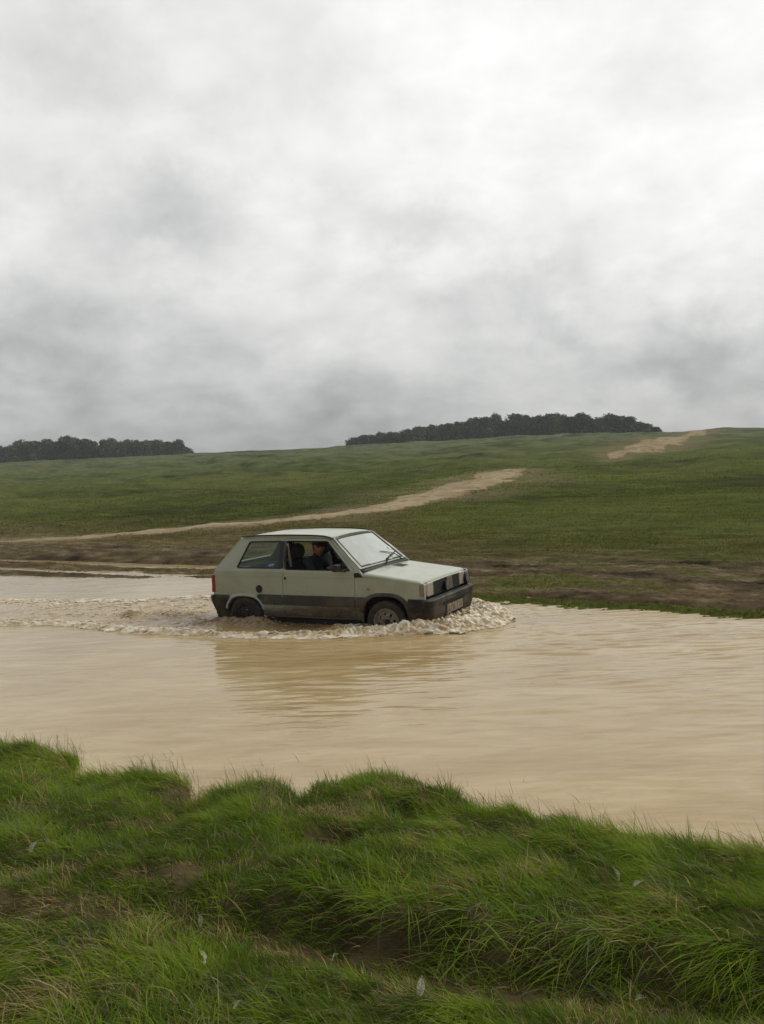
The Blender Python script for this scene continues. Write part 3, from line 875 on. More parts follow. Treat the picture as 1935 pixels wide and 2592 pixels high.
keep = (tb > -0.05) & (np.abs(az) < 48) & (rg.uniform(0, 1, N) < dens * np.where(np.abs(az) < 27.5, 1.0, 0.45)) & (z > -0.05)
x, y, z, tb, tr_, cl1, cl2, cl3, bare, inrut, rd = (a[keep] for a in (x, y, z, tb, tr_, cl1, cl2, cl3, bare, inrut, rd))
n = len(x)
# the grass is combed towards the left and away; each tuft has its own swing
swirl = fbm(x * 0.9 + 5, y * 0.9, 3, 107) * 1.9 + fbm(x * 4.5, y * 4.5, 2, 109) * 0.9
th = np.radians(158) + swirl + rg.normal(0, 0.60, n)
lip = np.exp(-((tr_ - 0.14) / 0.16) ** 2) * rd           # long grass on the steep side of the rut
th = np.where(rg.uniform(0, 1, n) < 0.22 * lip, np.radians(200) + rg.normal(0, 0.8, n), th)
lowl = sst(-x, 0.5, 1.4) * sst(yr[keep] - y, -0.1, 0.3)   # flattened sward bottom left
L = (0.105 + 0.085 * sst(cl1, -.4, .5) + 0.07 * cl2) * rg.uniform(0.45, 1.25, n) * (1 + 0.30 * lip) * (1 + 0.25 * lowl)
L = L * (1 - 0.45 * sst(bare, 0.05, 0.5)) * (1 - .35 * inrut)
edge = 1 - sst(tb, 0.05, 0.4)
lean = np.clip(0.66 + 0.28 * lip + 0.25 * lowl + 0.30 * cl1 - 0.30 * edge + rg.normal(0, 0.15, n), 0.08, 1.1)
tall = rg.uniform(0, 1, n) < 0.02 + 0.03 * edge
L = np.where(tall, L * 1.45, L); lean = np.where(tall, lean * 0.5, lean)
W = rg.uniform(0.0018, 0.0042, n) * np.where(rg.uniform(0, 1, n) < 0.12, 1.7, 1.0)
g0, g1, g2 = C_(0.052, 0.096, 0.006), C_(0.140, 0.225, 0.010), C_(0.29, 0.385, 0.038)
u = rg.uniform(0, 1, (n, 1)) * 0.45 + 0.55 * sst(cl2 + .6 * cl1, -0.35, 0.45)[:, None]
col = np.where(u < 0.5, g0 + (g1 - g0) * u * 2, g1 + (g2 - g1) * (u * 2 - 1))
grey = ((rg.uniform(0, 1, n) < 0.05 + 0.20 * sst(fbm(x * 2.1, y * 2.1, 3, 111), 0.1, 0.5)))[:, None]
col = np.where(grey, C_(0.20, 0.25, 0.14) * rg.uniform(0.7, 1.2, (n, 1)), col)
pdry = 0.06 + 0.30 * sst(bare, 0.02, 0.3) + 0.30 * inrut + 0.45 * sst(fbm(x * 2.2, y * 3.0, 3, 113), 0.15, 0.45) + 0.14 * lowl
dry = (rg.uniform(0, 1, n) < pdry)[:, None]
col = np.where(dry, C_(0.46, 0.37, 0.18) * rg.uniform(0.45, 1.2, (n, 1)), col)
brown = (rg.uniform(0, 1, n) < 0.05 + 0.2 * inrut + .15 * sst(bare, .02, .3))[:, None]
col = np.where(brown, C_(0.13, 0.075, 0.038) * rg.uniform(0.6, 1.2, (n, 1)), col)
V, F, c = blades('g', x, y, z - 0.012, th, L, W, lean, col, mgr, rg)
print('near blades', n)
gr = mesh_np('grass', V, F, mgr, smooth=True, color=c)
tag(gr, 'long green grass combed flat along the near bank of the flood', 'grass', kind='stuff')

# thin flooded blades that stand in the shallows at the edge
N = 2600
x = rg.uniform(-3.2, 3.2, N); y = np.interp(x, _SH[:, 0], _SH[:, 1]) + rg.exponential(0.10, N) - 0.05
k = (pn(x * 2.2, x * 0, 115) > -0.1) & (rg.uniform(0, 1, N) < 0.6)
x, y = x[k], y[k]; n = len(x)
V, F, c = blades('g', x, y, np.full(n, -0.02), np.radians(150) + rg.normal(0, 0.7, n), rg.uniform(0.08, 0.24, n), rg.uniform(0.0015, 0.0035, n), np.clip(rg.normal(0.55, 0.25, n), 0.05, 1), C_(0.07, 0.10, 0.03) * rg.uniform(.6, 1.5, (n, 1)), mgr, rg)
gr2 = mesh_np('flooded_grass', V, F, mgr, color=c)
tag(gr2, 'thin grass blades poking out of the muddy shallows at the near edge', 'grass', kind='stuff')

# short sward of the far bank and the hillside
N = 640000
az = rg.uniform(-32, 32, N); r_ = 11 * (90 / 11) ** (rg.uniform(0, 1, N) ** 1.15)
x = r_ * np.sin(np.radians(az)); y = r_ * np.cos(np.radians(az))
s_ = x * EX + y * EY; d_ = x * NX + y * NY
dsh = np.interp(s_, _FS[:, 0], _FS[:, 1]) + 0.12 * fbm(s_ * 1.1, d_ * 1.1, 3, 12); dmt = np.interp(s_, _MT[:, 0], _MT[:, 1]); tf = d_ - dsh
onl = sst(-s_, 6, 12)
nb = fbm(s_ * 0.45, d_ * 1.7, 4, 53); na = fbm(x / 3.0, y / 3.0, 4, 51)
strip = (tf > 0.0) * (1 - sst(tf, 0.30, 0.44)) * (1 - onl)
inm = sst(tf, .3, .5) * (1 - sst(d_ - dmt, -0.9, 1.2))
dens = np.where(d_ > dmt - 0.5, 0.25 + 0.75 * sst(d_ - dmt, 0, 3) + .2 * na, 0) * (1 - 0.5 * inm) + strip * 1.0 + inm * 0.45 * sst(nb + 0.35 * na, 0.15, 0.5)
dens = dens * np.clip(r_ / 24, 0.6, 1.0) * (1 - sst(r_, 26, 72)) * np.clip(0.8 + 1.2 * na, 0.15, 1.3)
k = (tf > 0.02) & (rg.uniform(0, 1, N) < dens)
for P in _TRK:
    dd_, par_, wd_ = seg_dist(x, y, P)
    k &= dd_ > wd_ * (0.38 + 0.25 * na)
x, y, s_, d_, tf, dmt, r_, strip, nb, na, inm = (a[k] for a in (x, y, s_, d_, tf, dmt, r_, strip, nb, na, inm)); n = len(x)
z = terrain(x, y)
k = z > 0.005
x, y, z, s_, d_, tf, dmt, r_, strip, nb, na, inm = (a[k] for a in (x, y, z, s_, d_, tf, dmt, r_, strip, nb, na, inm)); n = len(x)
L = rg.uniform(0.04, 0.11, n) * (1 + 0.5 * sst(r_, 24, 60)) * (1 + .5 * na); W = 0.006 + 0.00032 * r_
nl = fbm(x / 14.0, y / 9.0, 4, 57)
ff_ = sst(r_, 30, 110)[:, None]  # blades take the same painted haze with distance
cg = (C_(0.074, 0.094, 0.014) * (1 - ff_) + C_(0.104, 0.126, 0.058) * ff_) * (1 + 0.5 * na + 0.55 * nl + 0.5 * nb)[:, None] * rg.uniform(0.75, 1.3, (n, 1))
dr_ = (rg.uniform(0, 1, n) < 0.10 + 0.40 * (1 - sst(d_ - dmt, 0, 5)) + .6 * strip)[:, None]
_ty = np.interp(x, [-60, -45, -8.4, -3.9, -0.4, 1.2, 3.0], [31, 29.5, 27.1, 27.5, 28.9, 30.5, 33])
dr_ |= ((rg.uniform(0, 1, n) < 0.8) & (y < _ty + .4 * na) & (x < 0.5) & (tf > 2))[:, None]
cg = np.where(dr_, C_(0.125, 0.095, 0.045) * rg.uniform(0.6, 1.3, (n, 1)), cg)
V, F, c = blades('g', x, y, z - 0.01, rg.uniform(0, 6.28, n), L, W, np.clip(rg.normal(0.55, 0.2, n), 0.1, 1), np.clip(cg, .005, .5), mgr, rg, nseg=2)
print('far blades', n)
gr3 = mesh_np('hillside_grass', V, F, mgr, color=c)
tag(gr3, 'short green sward on the far bank and the hillside', 'grass', kind='stuff')

# ------------------------------------------------------------------ silverweed leaves
mwd, t = new_mat('silverweed')
geo = t.n('ShaderNodeTexCoord').outputs['Object']
b = t.n('ShaderNodeBsdfPrincipled', i_Roughness=0.6)
t.link(t.mix(t.ramp(t.noise(geo, 60, 3), .4, .6), (0.27, 0.28, 0.18), (0.46, 0.46, 0.34)), b.inputs['Base Color'])
finish(t, b)
mwg = simple('silverweed_green', (0.17, 0.19, 0.10), 0.6, var=.25, scale=60)


def frond(seed, mats, L=0.13):
    rg = np.random.default_rng(seed)
    V = []; F = []
    npair = 8
    st = [(L * k / 9, 0.0, 0.035 * math.sin(k / 9 * 2.4)) for k in range(10)]
    for k in range(9):                             # stem
        i = len(V); (x0, _, z0), (x1, _, z1) = st[k], st[k + 1]
        V += [(x0, -.0012, z0), (x0, .0012, z0), (x1, .001, z1), (x1, -.001, z1)]; F.append((i, i + 1, i + 2, i + 3))
    for k in range(npair + 1):
        f = (k + 1) / 9.0
        x0 = L * f; z0 = 0.035 * math.sin(f * 2.4)
        ll = 0.030 * math.sin(min(1, f * 1.15 + 0.12) * 2.7) + 0.008
        for sgn in (-1, 1) if k < npair else (0,):
            ax, ay = (0.45, sgn * 0.9) if sgn else (1, 0)
            nx_, ny_ = -ay, ax
            zz = rg.uniform(0.0, 0.5) * ll
            i = len(V)
            for u_, v_ in ((0, 0), (.3, .22), (.6, .26), (.85, .14), (1, 0), (.85, -.14), (.6, -.26), (.3, -.22)):
                V.append((x0 + ax * u_ * ll + nx_ * v_ * ll, ay * u_ * ll + ny_ * v_ * ll, z0 + zz * u_ + 0.12 * ll * abs(v_)))
            F += [(i, i + 1, i + 2, i + 7), (i + 7, i + 2, i + 3, i + 6), (i + 6, i + 3, i + 4, i + 5)]
    return np.array(V), np.array(F)


# pixel hints were turned into these world spots once; labels say what is near
_sw = [(1.00, 3.66, 'silvery fern-like leaf, brighter of the close pair in the grass right of centre', 0), (0.96, 3.74, 'silvery upright leaf beside a brighter one right of centre', 1),
       (1.44, 3.65, 'silvery fern-like leaf near the right edge, above the dark rut', 1), (0.84, 3.10, 'grey lobed leaf standing at the foot of the dark rut on the right', 1),
       (0.05, 3.00, 'whitish leaf low in the grass near the bottom centre', 0), (0.87, 2.84, 'whitish leaf below the rut near the bottom right corner', 0),
       (-0.03, 2.87, 'pale leaf right at the bottom edge, left of the whitish one', 1), (-1.89, 4.39, 'whitish leaf in the mid-bank grass, nearest the left edge', 0),
       (-0.77, 3.30, 'silvery leaf tilted down in the grass left of centre', 0), (-0.60, 3.23, 'pale leaf lying flat, right of a silvery tilted one', 1),
       (-0.62, 3.05, 'greyish leaf lowest of the three left of centre', 0), (-0.87, 3.67, 'pale withered leaf on the brown soil at the left end of the rut', 1),
       (-1.68, 4.37, 'small grey leaf in mid-bank grass, right of a whitish one', 1), (-0.28, 3.35, 'whitish leaf on the lower lip of the rut near the centre', 0)]
fr = [frond(i, None) for i in range(2)]
base = [None, None]
for i, (x_, y_, lab, k) in enumerate(_sw):
    if base[k] is None:
        o = mesh_np('silverweed_leaf', fr[k][0], fr[k][1], mwd if k == 0 else mwg, smooth=False)
        base[k] = o
    else:
        o = base[k].copy(); COL.objects.link(o)
    zg = float(terrain(np.array([x_]), np.array([y_]))[0])
    s = 0.75 + 0.4 * ((i * 37) % 10) / 10
    s *= 0.44
    o.location = (x_, y_, zg + 0.06); o.scale = (s, s, s)
    o.rotation_euler = (0.55 if k else 0.35, -0.35 - 0.3 * (i % 3), (i * 1.9) % 6.28)
    tag(o, lab, 'leaf', 'silverweed leaves in the near grass')


# ------------------------------------------------------------------ the car (x forward from the rear bumper, y to its left, z up from its wheels)
from mathutils.geometry import tessellate_polygon


def paint_mat(name, col, mud_lo, mud_hi, rough=0.32, coat=0.35, metal=0.0, spec=0.5):
    """paint with dried mud that thins out upwards between the two heights"""
    m, t = new_mat(name)
    tc = t.n('ShaderNodeTexCoord').outputs['Object']
    sp_ = t.n('ShaderNodeSeparateXYZ', i_Vector=tc)
    nz = t.noise(tc, 5.0, 5, 0.65, 0.6, (1.0, 1.0, 1.6)); n2_ = t.noise(tc, 28.0, 4, 0.7)
    # mud reaches higher towards the front wheel and low on the door
    lvl = t.math('ADD', sp_.outputs[2], t.math('MULTIPLY', t.math('SUBTRACT', nz, 0.5), -0.28))
    lvl = t.math('SUBTRACT', lvl, t.math('MULTIPLY', t.ramp(sp_.outputs[0], 0.9, 2.2), 0.10))
    k = t.math('SUBTRACT', 1.0, t.ramp(lvl, mud_lo, mud_hi))
    k = t.math('MULTIPLY', k, t.math('ADD', 0.72, t.math('MULTIPLY', n2_, 0.4)), clamp=True)
    film = t.math('MULTIPLY', t.ramp(t.noise(tc, 3.0, 5, 0.6), 0.40, 0.70), 0.32)
    c = t.mix(film, col, (0.30, 0.27, 0.19))
    c = t.mix(k, c, t.mix(t.ramp(nz, 0.35, 0.65), (0.060, 0.034, 0.018), (0.14, 0.092, 0.050)))
    # small splashes
    vo = t.n('ShaderNodeTexVoronoi', i_Vector=tc, i_Scale=30.0)
    spk = t.math('MULTIPLY', t.math('LESS_THAN', vo.outputs['Distance'], 0.16), t.math('LESS_THAN', t.math('ADD', sp_.outputs[2], t.math('MULTIPLY', nz, 0.25)), 0.86))
    c = t.mix(t.math('MULTIPLY', spk, 0.8), c, (0.15, 0.11, 0.07))
    b = t.n('ShaderNodeBsdfPrincipled', i_Metallic=metal)
    b.inputs['Specular IOR Level'].default_value = spec
    t.link(c, b.inputs['Base Color'])
    t.link(t.math('ADD', rough, t.math('MULTIPLY', k, 0.45)), b.inputs['Roughness'])
    t.link(t.math('MULTIPLY', t.math('SUBTRACT', 1.0, k), coat), b.inputs['Coat Weight'])
    bp = t.n('ShaderNodeBump', i_Strength=0.25, i_Distance=0.004, i_Height=n2_)
    t.link(bp.outputs[0], b.inputs['Normal'])
    finish(t, b)
    return m


M_paint = paint_mat('pale_green_paint', (0.46, 0.50, 0.385), 0.34, 0.52)
M_clad = paint_mat('grey_cladding', (0.062, 0.064, 0.054), 0.28, 0.50, 0.6, 0.0, spec=0.25)
M_bump = paint_mat('bumper_plastic', (0.020, 0.019, 0.018), 0.20, 0.44, 0.5, 0.0, spec=0.3)
M_dark = simple('dark_lining', (0.014, 0.014, 0.014), 0.85, var=.3, scale=8)
M_rub = simple('black_rubber', (0.018, 0.018, 0.017), 0.6, var=.2)
M_trim = simple('cabin_plastic', (0.035, 0.035, 0.036), 0.7, var=.2)
M_seat = simple('seat_cloth', (0.030, 0.031, 0.038), 0.95, var=.35, scale=50, bump=.3)
M_grill = simple('grille_plastic', (0.020, 0.020, 0.019), 0.5, var=.2)
M_chrome = simple('dull_chrome', (0.48, 0.47, 0.44), 0.28, metal=0.9, var=.15)
M_tyre = simple('wet_muddy_tyre', (0.038, 0.030, 0.022), 0.55, var=.5, scale=14, bump=.5)
M_rim = simple('muddy_steel', (0.30, 0.255, 0.185), 0.55, var=.35, scale=22, bump=.2)
M_ind = simple('faded_indicator', (0.42, 0.30, 0.19), 0.3, var=.2, coat=.4)
M_rimd = simple('mud_caked_steel', (0.060, 0.042, 0.026), 0.7, var=.5, scale=18, bump=.4)
M_red = simple('red_lens', (0.30, 0.018, 0.012), 0.2, var=.2, coat=.5)
M_amber = simple('amber_lens', (0.62, 0.18, 0.035), 0.25, var=.2, coat=.4)
M_smoke = simple('grey_side_lens', (0.24, 0.225, 0.19), 0.3, var=.2, coat=.4)
M_wire = simple('antenna_metal', (0.05, 0.05, 0.05), 0.4)


def lens_mat():
    m, t = new_mat('headlight_lens')
    tc = t.n('ShaderNodeTexCoord').outputs['Object']
    wv = t.n('ShaderNodeTexWave', i_Vector=tc, i_Scale=26.0, bands_direction='Y')
    b = t.n('ShaderNodeBsdfPrincipled', i_Roughness=0.14, i_Metallic=0.25)
    nz = t.noise(tc, 9.0, 3)
    t.link(t.mix(t.ramp(nz, .4, .62), (0.66, 0.65, 0.60), (0.70, 0.60, 0.46)), b.inputs['Base Color'])
    bp = t.n('ShaderNodeBump', i_Strength=0.5, i_Distance=0.004, i_Height=wv.outputs[1])
    t.link(bp.outputs[0], b.inputs['Normal'])
    b.inputs['Coat Weight'].default_value = 0.8
    finish(t, b)
    return m


def glass_mat(name, tint, haze, hazecol, refl=1.0):
    """thin window pane: clear sheet that mirrors by Fresnel, with a film of mist or dirt on it"""
    m, t = new_mat(name)
    tc = t.n('ShaderNodeTexCoord').outputs['Object']
    tr = t.n('ShaderNodeBsdfTransparent'); tr.inputs[0].default_value = (*tint, 1)
    gl = t.n('ShaderNodeBsdfGlossy', i_Roughness=0.03); gl.inputs[0].default_value = (1, 1, 1, 1)
    lw = t.n('ShaderNodeLayerWeight', i_Blend=0.5)
    fr_ = t.math('ADD', 0.045, t.math('MULTIPLY', t.math('POWER', lw.outputs['Facing'], 5.0), 0.95))
    df = t.n('ShaderNodeBsdfDiffuse'); df.inputs[0].default_value = (*hazecol, 1)
    m1 = t.n('ShaderNodeMixShader'); nz = t.noise(tc, 3.5, 4, 0.6)
    t.link(t.math('MULTIPLY', t.math('ADD', 0.65, t.math('MULTIPLY', nz, 0.7)), haze, clamp=True), m1.inputs[0])
    t.link(tr.outputs[0], m1.inputs[1]); t.link(df.outputs[0], m1.inputs[2])
    m2 = t.n('ShaderNodeMixShader')
    t.link(t.math('MULTIPLY', fr_, refl, clamp=True), m2.inputs[0])
    t.link(m1.outputs[0], m2.inputs[1]); t.link(gl.outputs[0], m2.inputs[2])
    finish(t, m2)
    return m


M_lens = lens_mat()
M_lamp = simple('lamp_glass', (0.16, 0.17, 0.17), 0.12, var=.3, coat=.8)
M_ws = glass_mat('misted_windscreen', (0.75, 0.82, 0.78), 0.66, (0.62, 0.68, 0.62), 2.2)
M_qg = glass_mat('tinted_side_glass', (0.84, 0.90, 0.84), 0.10, (0.16, 0.20, 0.17), 1.0)
M_cg = glass_mat('clear_side_glass', (0.82, 0.86, 0.80), 0.05, (0.4, 0.42, 0.36), 0.6)

car = empty('hatchback_car', tuple(CP), CA)
tag(car, 'pale green boxy hatchback wading through the brown flood, grey lower panels', 'car')


def ymap(z, W=0.735):
    z = np.asarray(z, float)
    return np.where(z >= 0.93, W - (z - 0.93) * 0.407, np.where(z < 0.45, W - (0.45 - z) * 0.13, W))


def rnd(poly, r=0.03, k=4):
    """round the corners of a 2-D polygon"""
    out = []; n = len(poly)
    for i in range(n):
        p0, p1, p2 = (Vector(poly[j % n]) for j in (i - 1, i, i + 1))
        a, b_ = (p0 - p1), (p2 - p1)
        la, lb = a.length, b_.length
        ang = a.angle(b_) if la > 1e-6 and lb > 1e-6 else math.pi
        if ang > 2.9:
            out.append(tuple(p1)); continue
        q = min(r, la * 0.45, lb * 0.45)
        s, e = p1 + a / la * q, p1 + b_ / lb * q
        for j in range(k + 1):
            t_ = j / k
            out.append(tuple((1 - t_) ** 2 * s + 2 * t_ * (1 - t_) * p1 + t_ * t_ * e))
    return out


def from_bm(name, bm, mats, parent, smooth=False):
    me = bpy.data.meshes.new(name)
    bm.normal_update(); bm.to_mesh(me); bm.free()
    for m in mats if isinstance(mats, (list, tuple)) else [mats]:
        me.materials.append(m)
    for p in me.polygons:
        p.use_smooth = smooth
    o = bpy.data.objects.new(name, me); COL.objects.link(o); o.parent = parent
    return o


def side_panel(name, outer, holes, mats, parent, side=-1, off=0.0, thick=0.02, yf=ymap, cuts=(0.45, 0.93), inner=1):
    bm = bmesh.new()
    loops = [[Vector((p[0], p[1], 0)) for p in outer]] + [[Vector((p[0], p[1], 0)) for p in h] for h in holes]
    vs = [bm.verts.new((v.x, 0, v.y)) for l in loops for v in l]
    for tri in tessellate_polygon(loops):
        try:
            bm.faces.new([vs[i] for i in tri])
        except ValueError:
            pass
    for cz in cuts:
        bmesh.ops.bisect_plane(bm, geom=bm.verts[:] + bm.edges[:] + bm.faces[:], plane_co=(0, 0, cz), plane_no=(0, 0, 1))
    bmesh.ops.recalc_face_normals(bm, faces=bm.faces[:])
    for f in bm.faces:                       # make all normals point outwards on this side
        f.normal_update()
        if f.normal.y * side < 0:
            f.normal_flip()
    for v in bm.verts:
        v.co.y = side * (float(yf(v.co.z)) + off)
    o = from_bm(name, bm, mats, parent)
    md = o.modifiers.new('thickness', 'SOLIDIFY'); md.thickness = thick; md.offset = -1; md.use_even_offset = False
    if isinstance(mats, (list, tuple)) and len(mats) > 1:
        md.material_offset = inner
        md.material_offset_rim = 0
    return o


def bevel_box(name, lo, hi, mat, parent, bev=0.01, seg=2, xf=None, smooth=False):
    bm = bmesh.new()
    bmesh.ops.create_cube(bm, size=1)
    for v in bm.verts:
        v.co = Vector(((lo[0] + hi[0]) / 2 + v.co.x * (hi[0] - lo[0]), (lo[1] + hi[1]) / 2 + v.co.y * (hi[1] - lo[1]), (lo[2] + hi[2]) / 2 + v.co.z * (hi[2] - lo[2])))
    if bev:
        bmesh.ops.bevel(bm, geom=bm.edges[:], offset=bev, segments=seg, affect='EDGES', profile=0.5)
    if xf:
        for v in bm.verts:
            v.co = xf(v.co)
    return from_bm(name, bm, mat, parent, smooth)


def grid_surf(name, fn, nu, nv, mat, parent, thick=0.0, smooth=True):
    bm = bmesh.new()
    g = [[bm.verts.new(fn(i / nu, j / nv)) for j in range(nv + 1)] for i in range(nu + 1)]
    for i in range(nu):
        for j in range(nv):
            bm.faces.new((g[i][j], g[i + 1][j], g[i + 1][j + 1], g[i][j + 1]))
    o = from_bm(name, bm, mat, parent, smooth)
    if thick:
        md = o.modifiers.new('thickness', 'SOLIDIFY'); md.thickness = thick; md.offset = -1
    return o


def tube(name, pts, rad_, mat, parent, sides=8):
    bm = bmesh.new(); rings = []
    pts = [Vector(p) for p in pts]
    rs = rad_ if isinstance(rad_, (list, tuple)) else [rad_] * len(pts)
    for i, p in enumerate(pts):
        d_ = (pts[min(i + 1, len(pts) - 1)] - pts[max(i - 1, 0)]).normalized()
        q = d_.to_track_quat('Z', 'Y')
        rings.append([bm.verts.new(p + q @ Vector((math.cos(k * 2 * math.pi / sides) * rs[i], math.sin(k * 2 * math.pi / sides) * rs[i], 0))) for k in range(sides)])
    for a, b_ in zip(rings[:-1], rings[1:]):
        for k in range(sides):
            bm.faces.new((a[k], a[(k + 1) % sides], b_[(k + 1) % sides], b_[k]))
    bm.faces.new(rings[0][::-1]); bm.faces.new(rings[-1])
    return from_bm(name, bm, mat, parent, True)


def arch(cx, x0, x1, zb=0.28, top=0.625, n=14, flip=False):
    """squarish wheel-arch opening from x0 to x1, as points over the top"""
    pts = []
    for k in range(n + 1):
        a = math.pi * k / n
        c_, s_ = math.cos(a), math.sin(a)
        hx = (x1 - cx) if c_ > 0 else (cx - x0)
        pts.append((cx + hx * math.copysign(abs(c_) ** 0.75, c_), zb + (top - zb) * s_ ** 0.62))
    return pts                                    # runs from x1 (front) to x0 (rear)


aR = arch(0.585, 0.30, 0.90, 0.28, 0.585)
aF = arch(2.76, 2.43, 3.08, 0.28, 0.640)
outer = ([(0.095, 0.34), (0.070, 0.60), (0.072, 0.87), (0.117, 0.955), (0.470, 1.362), (0.520, 1.385), (0.75, 1.397), (1.2, 1.402), (1.6, 1.395), (1.82, 1.383), (1.935, 1.352), (2.395, 0.975), (2.44, 0.925), (2.47, 0.868),
          (3.0, 0.838), (3.30, 0.812), (3.315, 0.79), (3.315, 0.60), (3.30, 0.36), (3.10, 0.30)] + aF + [(2.40, 0.315), (0.93, 0.315)] + aR + [(0.26, 0.30)])
door_o = rnd([(1.245, 0.340), (1.228, 0.60), (1.226, 0.85), (1.252, 0.965), (1.215, 1.10), (1.208, 1.368), (1.862, 1.364), (1.922, 1.330), (2.325, 0.975), (2.337, 0.88), (2.333, 0.340)], 0.03)


def inset(poly, d):
    """shrink a polygon by d"""
    n = len(poly); out = []
    ar = sum(poly[i][0] * poly[(i + 1) % n][1] - poly[(i + 1) % n][0] * poly[i][1] for i in range(n))
    sg = 1 if ar > 0 else -1
    for i in range(n):
        p0, p1, p2 = (Vector(poly[j % n]) for j in (i - 1, i, i + 1))
        a = (p1 - p0).normalized(); b_ = (p2 - p1).normalized()
        na, nb = Vector((-a.y, a.x)) * sg, Vector((-b_.y, b_.x)) * sg
        m = (na + nb); m = m / max(0.35, m.length_squared / 2) if m.length > 0 else na
        q = p1 + m * d * 0.5 * 1.0 if False else p1 + (na + nb).normalized() * d / max(0.5, math.cos((na.angle(nb)) / 2))
        out.append((q.x, q.y))
    return out


qwin = rnd([(0.470, 0.985), (0.615, 1.328), (1.150, 1.335), (1.170, 1.30), (1.205, 0.985), (1.20, 0.968), (0.50, 0.968)], 0.035)
dwin = rnd([(1.275, 0.955), (1.245, 1.10), (1.240, 1.336), (1.868, 1.330), (2.280, 0.950)], 0.025)

for side in (-1, 1):
    sidep = side_panel('side_panel', outer, [door_o, qwin], [M_paint, M_dark], car, side, thick=0.035)
    if side < 0:
        tag(sidep, 'pale green side panel, muddy low down')
    # window rubber round the rear quarter glass
    fr_ = side_panel('window_seal', qwin, [inset(qwin, 0.013)], [M_rub], sidep, side, off=0.003, thick=0.02)
    gq = side_panel('quarter_window', inset(qwin, 0.012), [], [M_qg], sidep, side, off=-0.008, thick=0.004)
    # door
    d_out = inset(door_o, 0.0055)
    door = side_panel('door', d_out, [dwin], [M_paint, M_dark], car, side, off=0.0, thick=0.04)
    side_panel('window_seal', dwin, [inset(dwin, 0.010)], [M_rub], door, side, off=0.002, thick=0.03)
    if side > 0:
        side_panel('door_window', inset(dwin, 0.010), [], [M_cg], door, side, off=-0.012, thick=0.004)
    hd = bevel_box('door_handle', (1.255, side * 0.733 - .012, 0.828), (1.287, side * 0.733 + .012, 0.860), M_rub, door, 0.008)
    side_panel('pillar_cover', [(1.155, 0.975), (1.125, 1.330), (1.204, 1.330), (1.213, 1.10), (1.243, 0.975)], [], [M_rub], sidep, side, off=0.0045, thick=0.004, cuts=())
    side_panel('pillar_cover', [(1.262, 0.968), (1.224, 1.10), (1.218, 1.330), (1.250, 1.332), (1.256, 1.10), (1.285, 0.968)], [], [M_rub], door, side, off=0.0045, thick=0.004, cuts=())
    # raised crease along the waist
    yw = 0.736
    bevel_box('waist_crease', (0.125, min(side * yw, side * (yw + .004)), 0.862), (1.215, max(side * yw, side * (yw + .004)), 0.868), M_paint, sidep, 0.0015, 1)
    bevel_box('waist_crease', (1.295, min(side * yw, side * (yw + .004)), 0.862), (2.325, max(side * yw, side * (yw + .004)), 0.868), M_paint, door, 0.0015, 1)
    # grey lower cladding: one piece on the body, one on the door, one ahead of the door
    yc = lambda z: 0.735 + 0 * np.asarray(z, float)
    side_panel('side_cladding', rnd([(0.885, 0.482), (0.80, 0.60), (0.83, 0.618), (1.216, 0.618), (1.236, 0.482)], 0.03), [], [M_clad], sidep, side, off=0.014, thick=0.0135, yf=yc, cuts=())
    side_panel('door_cladding', [(1.246, 0.482), (1.236, 0.618), (2.325, 0.618), (2.325, 0.482)], [], [M_clad], door, side, off=0.014, thick=0.0135, yf=yc, cuts=())
    side_panel('side_cladding', rnd([(2.345, 0.482), (2.345, 0.618), (2.50, 0.618), (2.435, 0.50), (2.432, 0.482)], 0.015), [], [M_clad], sidep, side, off=0.014, thick=0.0135, yf=yc, cuts=())
    # pressed lips over both wheel arches
    for ar in (aR, aF):
        o_ = [((p[0] - sum(q[0] for q in ar) / len(ar)) * 1.16 + sum(q[0] for q in ar) / len(ar), (p[1] - 0.28) * 1.12 + 0.28) for p in ar]
        sel = slice(1, -1)
        lip = rnd(list(ar[sel]) + list(o_[sel])[::-1], 0.004, 2)
        bm = bmesh.new(); a_ = []; 
        for (x0, z0), (x1, z1) in zip(ar[sel], o_[sel]):
            a_.append([bm.verts.new((x0, side * 0.728, z0 - .001)), bm.verts.new((x0, side * 0.753, z0)), bm.verts.new(((x0 + x1) / 2, side * 0.752, (z0 + z1) / 2)), bm.verts.new((x1, side * 0.7355, z1))])
        for q0, q1 in zip(a_[:-1], a_[1:]):
            for k in range(3):
                bm.faces.new((q0[k], q0[k + 1], q1[k + 1], q1[k]))
        bmesh.ops.recalc_face_normals(bm, faces=bm.faces[:])
        from_bm('arch_lip', bm, M_paint if ar is aR else M_clad, sidep, True)
    # inner wheel wells
    for cx_ in (0.585, 2.76):
        bm = bmesh.new(); a_ = []
        for k in range(15):
            a = math.pi * k / 14
            x_, z_ = cx_ + 0.36 * math.cos(a), 0.26 + 0.40 * math.sin(a)
            a_.append([bm.verts.new((x_, side * 0.70, z_)), bm.verts.new((x_, side * 0.42, z_))])
        c0 = bm.verts.new((cx_, side * 0.42, 0.26))
        for q0, q1 in zip(a_[:-1], a_[1:]):
            bm.faces.new((q0[0], q0[1], q1[1], q1[0])); bm.faces.new((q0[1], c0, q1[1]))
        from_bm('wheel_well', bm, M_dark, car)
    # black rain gutter
    gp = [(0.500, 0.572, 1.385), (0.75, 0.565, 1.402), (1.2, 0.562, 1.408), (1.6, 0.562, 1.402), (1.80, 0.563, 1.392), (1.90, 0.566, 1.372), (1.935, 0.575, 1.350)]
    tube('rain_gutter', [(a, side * (b_ + .004), c_ + .004) for a, b_, c_ in gp], 0.010, M_rub, car, 6)
